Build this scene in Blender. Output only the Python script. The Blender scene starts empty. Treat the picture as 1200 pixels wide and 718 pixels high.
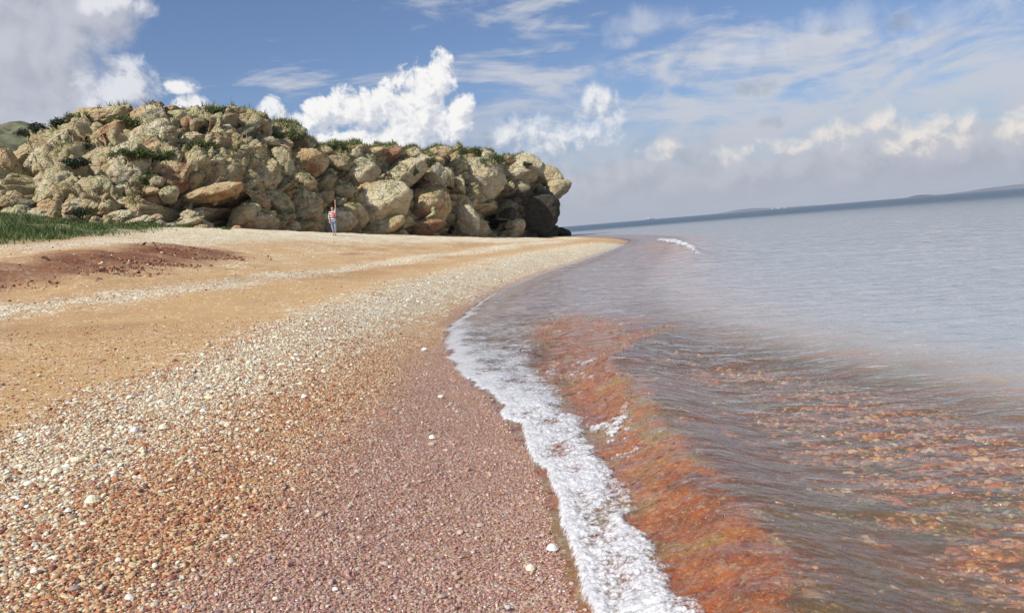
import bpy, math, random
import numpy as np
from mathutils import Vector, Matrix

S = bpy.context.scene
COL = S.collection
rng = np.random.default_rng(7)
random.seed(7)

# ------------------------------------------------------------------ camera
CH = 1.35                                   # eye height over the sea (m)
FPX = 942.0
PITCH, ROLL = math.radians(5.34), math.radians(4.83)
cf = np.array([0, math.cos(PITCH), -math.sin(PITCH)])
cu0 = np.cross([1, 0, 0], cf)
cR = math.cos(ROLL) * np.array([1, 0, 0]) - math.sin(ROLL) * cu0
cU = math.sin(ROLL) * np.array([1, 0, 0]) + math.cos(ROLL) * cu0
cam_d = bpy.data.cameras.new('camera')
cam = bpy.data.objects.new('camera', cam_d)
COL.objects.link(cam)
cam_d.lens = 36.0 * FPX / 1200.0
cam_d.sensor_width = 36.0
cam_d.clip_start = 0.05
cam_d.clip_end = 60000
cam.matrix_world = Matrix(((cR[0], cU[0], -cf[0], 0), (cR[1], cU[1], -cf[1], 0),
                           (cR[2], cU[2], -cf[2], CH), (0, 0, 0, 1)))
S.camera = cam

# ------------------------------------------------------------------ light
SUN_EL, SUN_AZ = math.radians(44), math.radians(-134)     # azimuth from +Y towards +X
sun_dir = Vector((math.cos(SUN_EL) * math.sin(SUN_AZ), math.cos(SUN_EL) * math.cos(SUN_AZ), math.sin(SUN_EL)))
ld = bpy.data.lights.new('sun', 'SUN')
ld.energy = 4.9
ld.angle = math.radians(0.5)
ld.color = (1.0, 0.955, 0.87)
lo = bpy.data.objects.new('sun', ld)
lo.rotation_euler = sun_dir.to_track_quat('Z', 'Y').to_euler()
lo.location = (-20, -10, 40)
COL.objects.link(lo)
S.view_settings.view_transform = 'Standard'
S.view_settings.look = 'None'
S.view_settings.gamma = 1.0
S.view_settings.exposure = 0.0
S.cycles.max_bounces = 6
S.cycles.transparent_max_bounces = 12
S.cycles.caustics_reflective = False
S.cycles.caustics_refractive = False


def px_dir(px, py):
    d = cf + cR * (px - 600) / FPX + cU * (359 - py) / FPX
    return d / np.linalg.norm(d)


def at_y(px, py, Y):
    d = px_dir(px, py)
    return np.array([0, 0, CH]) + d * (Y / d[1])


def at_z(px, py, z=0.0):
    d = px_dir(px, py)
    return np.array([0, 0, CH]) + d * ((z - CH) / d[2])


def proj(P):
    v = np.asarray(P) - np.array([0, 0, CH])
    w = v @ cf
    return 600 + FPX * (v @ cR) / w, 359 - FPX * (v @ cU) / w


# ------------------------------------------------------------------ node helper
class NT:
    def __init__(s, tree):
        s.t = tree
        s.n = tree.nodes
        s.l = tree.links

    def add(s, typ, ins=None, **kw):
        nd = s.n.new(typ)
        for k, v in kw.items():
            setattr(nd, k, v)
        for k, v in (ins or {}).items():
            s.set(nd, k, v)
        return nd

    def set(s, nd, k, v):
        sock = nd.inputs[k]
        if isinstance(v, bpy.types.NodeSocket):
            s.l.new(v, sock)
        elif isinstance(v, bpy.types.Node):
            s.l.new(v.outputs[0], sock)
        else:
            if hasattr(sock.default_value, '__len__') and not isinstance(v, str):
                v = tuple(v) + ((1.0,) if len(sock.default_value) == 4 and len(v) == 3 else ())
            sock.default_value = v

    def m(s, op, a, b=None, c=None, clamp=False):
        nd = s.n.new('ShaderNodeMath')
        nd.operation = op
        nd.use_clamp = clamp
        for i, v in enumerate((a, b, c)):
            if v is not None:
                s.set(nd, i, v)
        return nd.outputs[0]

    def vm(s, op, a, b=None, scale=None):
        nd = s.n.new('ShaderNodeVectorMath')
        nd.operation = op
        s.set(nd, 0, a)
        if b is not None:
            s.set(nd, 1, b)
        if scale is not None:
            s.set(nd, 'Scale', scale)
        return nd.outputs['Value'] if op in ('DOT_PRODUCT', 'LENGTH') else nd.outputs[0]

    def mix(s, f, a, b, typ='RGBA', blend='MIX'):
        nd = s.n.new('ShaderNodeMix')
        nd.data_type = typ
        if typ == 'RGBA':
            nd.blend_type = blend
            s.set(nd, 0, f)
            s.set(nd, 6, a)
            s.set(nd, 7, b)
            return nd.outputs[2]
        s.set(nd, 0, f)
        s.set(nd, 2, a)
        s.set(nd, 3, b)
        return nd.outputs[0]

    def ss(s, v, lo_, hi_, to0=0.0, to1=1.0):
        nd = s.n.new('ShaderNodeMapRange')
        nd.interpolation_type = 'SMOOTHSTEP'
        s.set(nd, 0, v)
        for i, q in ((1, lo_), (2, hi_), (3, to0), (4, to1)):
            s.set(nd, i, q)
        return nd.outputs[0]

    def noise(s, vec, scale, detail=4, rough=0.55, dist=0.0, dim='3D'):
        nd = s.n.new('ShaderNodeTexNoise')
        nd.noise_dimensions = dim
        s.set(nd, 'Vector', vec)
        nd.inputs['Scale'].default_value = scale
        nd.inputs['Detail'].default_value = detail
        nd.inputs['Roughness'].default_value = rough
        nd.inputs['Distortion'].default_value = dist
        return nd.outputs[0]

    def voro(s, vec, scale, feature='F1', out='Distance'):
        nd = s.n.new('ShaderNodeTexVoronoi')
        nd.feature = feature
        s.set(nd, 'Vector', vec)
        nd.inputs['Scale'].default_value = scale
        return nd.outputs[out]

    def attr(s, name, kind='GEOMETRY'):
        nd = s.n.new('ShaderNodeAttribute')
        nd.attribute_name = name
        nd.attribute_type = kind
        return nd

    def mapping(s, vec, scale=(1, 1, 1), loc=(0, 0, 0), rot=(0, 0, 0)):
        nd = s.n.new('ShaderNodeMapping')
        s.set(nd, 0, vec)
        nd.inputs['Location'].default_value = loc
        nd.inputs['Rotation'].default_value = rot
        nd.inputs['Scale'].default_value = scale
        return nd.outputs[0]

    def bump(s, h, strength, dist=0.05, normal=None):
        nd = s.n.new('ShaderNodeBump')
        s.set(nd, 'Height', h)
        s.set(nd, 'Strength', strength)
        s.set(nd, 'Distance', dist)
        if normal is not None:
            s.set(nd, 'Normal', normal)
        return nd.outputs[0]


# ------------------------------------------------------------------ world: blue sky, veils and cumulus
def dir_azel(px, py):
    d = px_dir(px, py)
    return math.atan2(d[0], d[1]), math.asin(d[2])


world = bpy.data.worlds.new('World')
S.world = world
world.use_nodes = True
w = NT(world.node_tree)
w.n.clear()
sky = w.add('ShaderNodeTexSky')
sky.sky_type = 'NISHITA'
sky.sun_disc = False
sky.sun_elevation = SUN_EL
sky.sun_rotation = SUN_AZ
sky.altitude = 10
sky.air_density = 1.0
sky.dust_density = 0.6
sky.ozone_density = 2.0
tc = w.add('ShaderNodeTexCoord').outputs['Generated']
sep = w.add('ShaderNodeSeparateXYZ', {0: tc})
X_, Y_, Z_ = sep.outputs
az = w.m('ARCTAN2', X_, Y_)
el = w.m('ARCSINE', Z_)
el_c = w.m('MAXIMUM', el, 0.0)
azel = w.add('ShaderNodeCombineXYZ', {0: az, 1: el, 2: 0.0}).outputs[0]

# blue base, softened to the photo's tone
blue = w.mix(1.0, sky.outputs[0], (0.78, 0.84, 1.02), blend='MULTIPLY')
K = 1 / 0.1                                  # background strength 0.1
GREY = tuple(K * c for c in (0.40, 0.43, 0.52))
GREYD = tuple(K * c for c in (0.30, 0.33, 0.41))
WHITE = tuple(K * c for c in (0.98, 0.97, 0.95))
WARM = tuple(K * c for c in (0.90, 0.83, 0.76))
HORIZ = tuple(K * c for c in (0.42, 0.445, 0.52))
# cirrus veils: long streaks climbing to the right
cir = w.mapping(azel, scale=(2.2, 9.0, 1), rot=(0, 0, math.radians(-14)), loc=(3.1, 1.7, 0))
c1 = w.noise(cir, 1.6, 7, 0.58, 0.9)
c2 = w.noise(w.mapping(azel, scale=(5, 17, 1), rot=(0, 0, math.radians(-20)), loc=(7.7, 0.3, 0)), 1.5, 6, 0.6, 1.4)
cc = w.m('ADD', w.m('MULTIPLY', c1, 0.7), w.m('MULTIPLY', c2, 0.3))
# more veil to the right
azw = w.ss(az, -0.25, 0.42, -0.055, 0.045)
elw = w.ss(el, 0.02, 0.18, 0.12, 0.0)
veil = w.ss(w.m('ADD', w.m('ADD', cc, azw), elw), 0.485, 0.62)
col = w.mix(w.m('MULTIPLY', veil, 0.86), blue, tuple(K * c for c in (0.60, 0.62, 0.68)))
# horizon murk
mk = w.ss(el, -0.01, 0.135, 0.90, 0.0)
mkn = w.m('MULTIPLY', mk, w.ss(w.noise(w.mapping(azel, scale=(3, 10, 1)), 2.2, 5, 0.6), 0.25, 0.55, 0.80, 1.0))
col = w.mix(mkn, col, HORIZ)


def blob_field(u_off=0.0, v_off=0.0, blobs=()):
    out = None
    for (px, py, rx, ry, amp) in blobs:
        a0, e0 = dir_azel(px, py)
        du = w.m('MULTIPLY', w.m('SUBTRACT', az, a0 - u_off), FPX / rx)
        dv = w.m('MULTIPLY', w.m('SUBTRACT', el, e0 - v_off), FPX / ry)
        r2 = w.m('ADD', w.m('MULTIPLY', du, du), w.m('MULTIPLY', dv, dv))
        g = w.m('MULTIPLY', w.m('SUBTRACT', 1.0, r2), amp)
        out = g if out is None else w.m('MAXIMUM', out, g)
    return w.m('MAXIMUM', out, -1.2)


def cloud_layer(col, blobs, white, grey, lo_, hi_, nscale, nk, seed=0.0, alpha=1.0, ox=-0.012, oy=0.014, flat=0.0, relief=2.6):
    f0 = blob_field(0, 0, blobs)
    p0 = w.mapping(azel, loc=(seed, seed * 0.7, 0))
    p1 = w.mapping(azel, loc=(seed + ox, seed * 0.7 + oy, 0))
    n0 = w.noise(p0, nscale, 8, 0.62, 0.25)
    n1 = w.noise(p1, nscale, 5, 0.58, 0.25)
    dens = w.m('ADD', f0, w.m('MULTIPLY', w.m('SUBTRACT', n0, 0.5), nk))
    mask = w.m('MULTIPLY', w.ss(dens, lo_, hi_), alpha)
    f1 = blob_field(ox, oy, blobs)
    shade = w.m('ADD', w.m('MULTIPLY', w.m('SUBTRACT', n0, n1), relief), w.m('MULTIPLY', w.m('SUBTRACT', f0, f1), 0.55))
    sh = w.ss(w.m('ADD', shade, flat), -0.55, 0.35)
    c = w.mix(sh, grey, white)
    return w.mix(mask, col, c)


# broad grey bank, top left
col = cloud_layer(col, [(-10, 30, 95, 120, 1.0), (40, 110, 80, 60, 0.9), (-60, -60, 160, 120, 1.0), (85, 10, 60, 22, 0.8), (-120, 110, 140, 120, 1)],
                  tuple(K * c for c in (0.56, 0.58, 0.66)), tuple(K * c for c in (0.43, 0.45, 0.53)), -0.35, 0.55, 11.0, 3.0, 2.0, 0.97, flat=0.0)
col = cloud_layer(col, [(135, 8, 40, 14, 1.0), (150, 98, 38, 28, 0.9), (118, 108, 30, 24, 0.8)], tuple(K * c for c in (0.80, 0.81, 0.85)), GREY, -0.1, 0.9, 26.0, 3.6, 5.0, 0.9)
# small whites over the rocks
col = cloud_layer(col, [(225, 120, 24, 10, 1), (212, 103, 22, 9, .8), (316, 128, 16, 14, 1), (345, 140, 40, 12, 1)], WHITE, GREY, 0.0, 0.9, 45.0, 3.6, 9.0, 0.9, flat=0.2)
# grey body behind the cumulus bank
col = cloud_layer(col, [(560, 160, 130, 34, 1), (720, 190, 120, 40, 1), (860, 195, 130, 34, 1), (1020, 180, 150, 32, 1), (1180, 172, 90, 28, 1)],
                  tuple(K * c for c in (0.56, 0.57, 0.63)), GREYD, -0.7, 1.4, 18.0, 3.6, 3.0, 0.50)
# towering white cumulus
col = cloud_layer(col, [(382, 138, 26, 26, 1), (405, 128, 20, 24, 1), (452, 130, 32, 32, 1), (495, 120, 36, 44, 1), (518, 92, 20, 30, 1), (478, 145, 70, 30, 1), (535, 135, 26, 26, .9), (440, 165, 80, 18, 1)],
                  WHITE, tuple(K * c for c in (0.60, 0.63, 0.71)), -0.1, 0.55, 33.0, 4.0, 1.0, .98, ox=-.007, oy=.011, flat=-0.02, relief=3.6)
col = cloud_layer(col, [(597, 158, 26, 24, 1), (632, 152, 24, 20, 1), (658, 162, 60, 22, .9), (702, 120, 22, 22, 1), (700, 148, 34, 28, 1), (672, 160, 24, 20, 1)],
                  tuple(K * c for c in (0.90, 0.90, 0.91)), tuple(K * c for c in (0.46, 0.48, 0.56)), -0.1, 1.4, 30.0, 4.2, 4.0, 0.9, ox=-.006, oy=.008, flat=0.1)
# warm small cumulus on the right
col = cloud_layer(col, [(975, 162, 36, 19, 1), (940, 170, 34, 11, .9), (1045, 145, 32, 20, 1), (1112, 153, 42, 24, 1), (1072, 167, 54, 18, 1), (1190, 148, 28, 21, 1), (860, 182, 30, 14, .7), (775, 176, 26, 14, .7), (900, 172, 40, 10, .6)],
                  WARM, tuple(K * c for c in (0.46, 0.46, 0.52)), 0.0, 1.5, 32.0, 4.2, 6.5, 0.92, ox=-.006, oy=.008, flat=0.1)
# bright fan of high cloud
col = cloud_layer(col, [(760, 28, 52, 20, 1), (735, 48, 26, 10, .8), (860, 70, 190, 26, .9), (1000, 40, 170, 34, .9)], tuple(K * c for c in (0.74, 0.75, 0.79)), tuple(K * c for c in (0.55, 0.57, 0.64)), -.2, 2.0, 15.0, 5.0, 11.0, 0.60)
# dark scud
col = cloud_layer(col, [(885, 104, 24, 10, 1), (905, 144, 18, 9, 1), (970, 36, 12, 7, 1), (1052, 28, 18, 12, .9)], GREYD, GREYD, -0.2, 1.4, 45.0, 3.8, 8.0, 0.45)
# below the horizon
low = w.ss(el, -0.03, -0.004, 1.0, 0.0)
col = w.mix(low, col, tuple(K * c for c in (0.20, 0.22, 0.25)))
bg = w.add('ShaderNodeBackground', {0: col, 1: 0.1})
wo = w.add('ShaderNodeOutputWorld')
w.l.new(bg.outputs[0], wo.inputs[0])
world.cycles.sampling_method = 'MANUAL'
world.cycles.sample_map_resolution = 1024


# ------------------------------------------------------------------ numpy noise
def _h(ix, iy, iz, seed):
    with np.errstate(over='ignore'):
        n = (ix.astype(np.int64) * 374761393 + iy.astype(np.int64) * 668265263 + iz.astype(np.int64) * 2147483647 + seed * 1274126177) & 0xffffffff
        n = ((n ^ (n >> 13)) * 1274126177) & 0xffffffff
        n = ((n ^ (n >> 16)) * 2246822519) & 0xffffffff
        n = n ^ (n >> 15)
    return (n & 0xffffff) / float(0xffffff)


def vnoise(P, seed=0):
    P = np.asarray(P, float)
    i = np.floor(P).astype(np.int64)
    f_ = P - i
    f_ = f_ * f_ * f_ * (f_ * (f_ * 6 - 15) + 10)
    r = 0
    for dx in (0, 1):
        wx = f_[:, 0] if dx else 1 - f_[:, 0]
        for dy in (0, 1):
            wy = f_[:, 1] if dy else 1 - f_[:, 1]
            for dz in (0, 1):
                wz = f_[:, 2] if dz else 1 - f_[:, 2]
                r = r + wx * wy * wz * _h(i[:, 0] + dx, i[:, 1] + dy, i[:, 2] + dz, seed)
    return r * 2 - 1


def fbm(P, oct=4, seed=0, gain=0.5):
    a, r, t = 1.0, 0, 0
    P = np.asarray(P, float)
    for o in range(oct):
        r = r + a * vnoise(P + o * 17.3, seed + o)
        t += a
        a *= gain
        P = P * 2.03
    return r / t


def fbm2(x, y, oct=4, seed=0, gain=0.5):
    return fbm(np.stack([x, y, np.full_like(x, 0.5)], 1), oct, seed, gain)


def worley(P, seed=0):
    P = np.asarray(P, float)
    i = np.floor(P).astype(np.int64)
    f1 = np.full(len(P), 9.0)
    f2 = np.full(len(P), 9.0)
    cid = np.zeros(len(P))
    cen = np.zeros(P.shape)
    for dx in (-1, 0, 1):
        for dy in (-1, 0, 1):
            for dz in (-1, 0, 1):
                a, b, c = i[:, 0] + dx, i[:, 1] + dy, i[:, 2] + dz
                q = np.stack([a + _h(a, b, c, seed), b + _h(a, b, c, seed + 1), c + _h(a, b, c, seed + 2)], 1)
                d = np.sqrt(((q - P) ** 2).sum(1))
                nearer = d < f1
                f2 = np.where(nearer, f1, np.minimum(f2, d))
                cid = np.where(nearer, _h(a, b, c, seed + 5), cid)
                cen = np.where(nearer[:, None], q, cen)
                f1 = np.where(nearer, d, f1)
    return f1, f2, cid, cen


def sstep(x, a, b):
    t = np.clip((x - a) / (b - a), 0, 1)
    return t * t * (3 - 2 * t)


# ------------------------------------------------------------------ object helpers
def tag(o, label=None, cat=None, group=None, kind=None):
    for k, v in (('label', label), ('category', cat), ('group', group), ('kind', kind)):
        if v:
            o[k] = v
    return o


def mesh_np(name, V, Fq, mat, parent=None, smooth=True, attrs=None):
    me = bpy.data.meshes.new(name)
    V = np.asarray(V, np.float32)
    Fq = np.asarray(Fq, np.int32)
    n, k = Fq.shape
    me.vertices.add(len(V))
    me.vertices.foreach_set('co', V.ravel())
    me.loops.add(n * k)
    me.loops.foreach_set('vertex_index', Fq.ravel())
    me.polygons.add(n)
    me.polygons.foreach_set('loop_start', np.arange(0, n * k, k, dtype=np.int32))
    me.polygons.foreach_set('loop_total', np.full(n, k, np.int32))
    me.polygons.foreach_set('use_smooth', np.full(n, smooth))
    for an, av in (attrs or {}).items():
        av = np.asarray(av, np.float32)
        if av.ndim == 1:
            a = me.attributes.new(an, 'FLOAT', 'POINT')
            a.data.foreach_set('value', av)
        else:
            a = me.attributes.new(an, 'FLOAT_COLOR', 'POINT')
            a.data.foreach_set('color', np.hstack([av, np.ones((len(av), 1), np.float32)]).ravel())
    me.update(calc_edges=True)
    me.validate()
    if mat:
        me.materials.append(mat)
    o = bpy.data.objects.new(name, me)
    COL.objects.link(o)
    if parent:
        o.parent = parent
    return o


def empty(name, loc):
    o = bpy.data.objects.new(name, None)
    o.location = loc
    o.empty_display_size = 0.2
    COL.objects.link(o)
    return o


def grid_faces(nr, nc, keep=None):
    a = np.arange(nr * nc).reshape(nr, nc)
    q = np.stack([a[:-1, :-1], a[:-1, 1:], a[1:, 1:], a[1:, :-1]], -1).reshape(-1, 4)
    if keep is not None:
        q = q[keep.reshape(-1)]
    return q


def compact(V, F, attrs=None):
    used = np.unique(F)
    mp = np.full(len(V), -1)
    mp[used] = np.arange(len(used))
    return V[used], mp[F], {k: v[used] for k, v in (attrs or {}).items()}


def poly_dist(x, y, pts):
    """signed distance to an open polyline (positive on its left), and arc parameter"""
    best = np.full(x.shape, 1e18)
    sg = np.zeros(x.shape)
    tt = np.zeros(x.shape)
    acc = 0
    for (x0, y0), (x1, y1) in zip(pts[:-1], pts[1:]):
        dx, dy = x1 - x0, y1 - y0
        L = math.hypot(dx, dy)
        t = np.clip(((x - x0) * dx + (y - y0) * dy) / (L * L), 0, 1)
        qx, qy = x0 + t * dx, y0 + t * dy
        d = (x - qx) ** 2 + (y - qy) ** 2
        s_ = np.sign(dx * (y - y0) - dy * (x - x0))
        m_ = d < best
        best = np.where(m_, d, best)
        sg = np.where(m_, s_, sg)
        tt = np.where(m_, acc + t * L, tt)
        acc += L
    return np.sqrt(best) * sg, tt


def smooth_poly(pts, n=6):
    P = [np.array(p, float) for p in pts]
    P = [2 * P[0] - P[1]] + P + [2 * P[-1] - P[-2]]
    out = []
    for i in range(1, len(P) - 2):
        for k in range(n):
            t = k / n
            p0, p1, p2, p3 = P[i - 1:i + 3]
            out.append(0.5 * ((2 * p1) + (-p0 + p2) * t + (2 * p0 - 5 * p1 + 4 * p2 - p3) * t * t + (-p0 + 3 * p1 - 3 * p2 + p3) * t ** 3))
    out.append(P[-2])
    return [tuple(q) for q in out]


# ------------------------------------------------------------------ the lie of the land
near = [at_z(px, py, 0)[:2] for px, py in [(700, 718), (682, 672), (666, 632), (655, 590), (632, 540), (606, 500), (575, 466), (541, 432), (525, 392), (545, 370), (580, 345), (640, 320), (690, 303), (735, 285)]]
shore = [(0.6, -60), (0.45, -8), (0.3, 0.5)] + [tuple(p) for p in near] + [(8.9, 62), (8.7, 78), (7.9, 96), (6.8, 112), (2, 124), (-14, 134), (-60, 150), (-300, 200), (-3000, 400)]
SHORE = smooth_poly(shore[:-3], 4) + [tuple(map(float, p)) for p in shore[-3:]]

ctrl = []
for px, py, z in [(0, 700, .36), (0, 560, .42), (100, 520, .42), (250, 450, .42), (400, 380, .42), (520, 335, .42), (650, 300, .4), (712, 288, .25),
                  (0, 440, .52), (100, 420, .52), (200, 380, .55), (400, 320, .6), (550, 295, .58), (650, 283.5, .45),
                  (0, 380, .66), (200, 345, .72)]:
    p = at_z(px, py, z)
    ctrl.append((p[0], p[1], z))
for px, py, Y in [(0, 352, 13.0), (100, 335, 15.0), (0, 332, 15.5), (120, 321, 17.5), (0, 291, 24), (100, 285, 30), (200, 279, 37), (300, 273, 44), (392, 275, 49),
                  (-150, 320, 22), (-300, 340, 14), (200, 316, 20), (300, 305, 26), (400, 292, 36), (480, 284, 48), (200, 300, 26), (350, 284, 40),
                  (500, 277, 60), (560, 279, 70), (600, 280, 80), (640, 279, 95), (0, 250, 48), (-150, 265, 48), (100, 262, 48), (200, 266, 49), (300, 271, 57), (400, 274, 67), (470, 275, 76), (540, 277, 88)]:
    p = at_y(px, py, Y)
    ctrl.append(tuple(p))
ctrl += [(-20, -5, 2.2), (-8, -5, 1.0), (-4, -8, .7), (-40, 10, 3.4), (-60, 30, 5), (-60, 60, 7), (-20, 90, 3), (-40, 110, 4), (-90, 90, 8), (-10, 118, 1)]
ctrl = np.array(ctrl)


def _k(r2):
    return 0.5 * r2 * np.log(r2 + 1e-9)


_c = ctrl[:, :2]
_n = len(_c)
A = np.zeros((_n + 3, _n + 3))
A[:_n, :_n] = _k(((_c[:, None] - _c[None]) ** 2).sum(-1)) + np.eye(_n) * 3.0
A[:_n, _n] = 1
A[:_n, _n + 1:] = _c
A[_n, :_n] = 1
A[_n + 1:, :_n] = _c.T
TPS = np.linalg.solve(A, np.r_[ctrl[:, 2], 0, 0, 0])


def tps(x, y):
    xc, yc = np.clip(x, -110, 20), np.clip(y, -20, 130)
    out = np.empty(x.shape)
    for s in range(0, len(x), 50000):
        q = np.stack([xc[s:s + 50000], yc[s:s + 50000]], 1)
        r2 = ((q[:, None] - _c[None]) ** 2).sum(-1)
        out[s:s + 50000] = _k(r2) @ TPS[:_n] + TPS[_n] + q @ TPS[_n + 1:]
    return out


def land(x, y, detail=True):
    x = np.asarray(x, float).ravel()
    y = np.asarray(y, float).ravel()
    d, t = poly_dist(x, y, SHORE)
    n = fbm2(x * .8, y * .8, 3, 3)
    d = d + (n * 0.06 if detail else 0)
    on = np.maximum(tps(x, y), 0.10)
    wgt = sstep(d, 0.2, 2.4)
    zin = wgt * on + (1 - wgt) * 0.17 * d
    o = np.maximum(-d, 0)
    zout = -(0.065 * np.minimum(o, 2.4) + 0.17 * np.clip(o - 2.4, 0, 6) + 0.035 * np.clip(o - 8.4, 0, 120))
    z = np.where(d > 0, zin, zout)
    if detail:
        inl = sstep(d, 1.5, 5)
        far = sstep(y, 8, 25)
        z = z + inl * (0.05 + 0.12 * far) * fbm2(x * .35, y * .35, 4, 11) + inl * (0.03 + .05 * sstep(y, 9, 18)) * fbm2(x * 1.7, y * 1.7, 4, 12, .6)
        z = z + 0.012 * fbm2(x * 3.1, y * 3.1, 3, 13) * sstep(d, -1.0, .3)
        z = z + np.where(d < 0, 0.04 * fbm2(x * 1.1, y * 1.1, 3, 15) * sstep(-d, .4, 2), 0)
        # the eroded red scarp
        sc, _ = poly_dist(x, y, SCARP)
        wob = fbm2(x * 0.9, y * 0.9, 4, 21) * 0.9
        z = z + .13 * fbm2(x * 1.9, y * 1.9, 3, 24, .6) * np.exp(-((sc - .6) / 2.6) ** 2) * sstep(y, 9, 12)
        ends = sstep(x, SCARP[-1][0] + 0.5, SCARP[-1][0] - 3)
        z = z + ends * (0.46 * sstep(sc + wob, -0.18, 0.14) * (1 - sstep(sc, 0.3, 5.0)) - 0.24 * sstep(sc + wob, -3.0, -0.2) * (1 - sstep(sc + wob, -0.22, 0.10)))
    return z


SCARP = [(0, 0), (1, 1)]


def gp(px, py, y0=1.5, y1=200):
    """where the sight line through a photo point meets the beach"""
    d = px_dir(px, py)
    Y = np.geomspace(y0, y1, 700)
    P = np.array([0, 0, CH]) + d[None] * (Y / d[1])[:, None]
    below = P[:, 2] < np.maximum(land(P[:, 0], P[:, 1], False), -0.02)
    i = int(np.argmax(below)) if below.any() else len(Y) - 1
    return P[i]


_s = [gp(px, py) for px, py in [(-60, 338), (0, 330), (60, 327), (120, 319), (175, 312), (225, 306), (262, 300)]]
SCARP = [(-60.0, _s[0][1] - 6)] + [(-30.0, _s[0][1] - 3)] + [tuple(p[:2]) for p in _s]
BAND_A = [tuple(gp(px, py)[:2]) for px, py in [(-160, 680), (-60, 600), (0, 562), (60, 535), (130, 500), (250, 445), (400, 372), (520, 332), (600, 312), (660, 298), (715, 287)]]
BAND_A = [(-4.5, -3)] + BAND_A
BAND_B = [tuple(gp(px, py)[:2]) for px, py in [(-100, 385), (0, 368), (100, 354), (190, 343), (300, 327), (400, 315), (500, 302), (600, 288), (650, 283)]]
BAND_C = [tuple(gp(px, py, 14)[:2]) for px, py in [(-100, 302), (0, 294), (100, 287), (200, 281), (300, 276), (400, 280), (500, 282), (600, 282), (660, 280)]]
WETL = [(-1.5, -3)] + [tuple(gp(px, py)[:2]) for px, py in [(150, 790), (200, 718), (300, 620), (400, 520), (465, 450), (490, 415), (535, 383), (560, 358), (600, 334)]]


# ------------------------------------------------------------------ materials
def new_mat(name):
    m = bpy.data.materials.new(name)
    m.use_nodes = True
    t = NT(m.node_tree)
    t.n.clear()
    return m, t


def finish(t, shader):
    o = t.add('ShaderNodeOutputMaterial')
    t.l.new(shader if isinstance(shader, bpy.types.NodeSocket) else shader.outputs[0], o.inputs[0])


def simple_mat(name, c, rough=0.8, nscale=20, amt=0.25):
    m, t = new_mat(name)
    pos = t.add('ShaderNodeNewGeometry').outputs['Position']
    n = t.noise(pos, nscale, 4)
    cc_ = t.mix(t.ss(n, .3, .7), tuple(v * (1 - amt) for v in c), tuple(min(1, v * (1 + amt)) for v in c))
    finish(t, t.add('ShaderNodeBsdfPrincipled', {'Base Color': cc_, 'Roughness': rough, 'Normal': t.bump(n, 0.3, 0.01)}))
    return m


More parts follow.
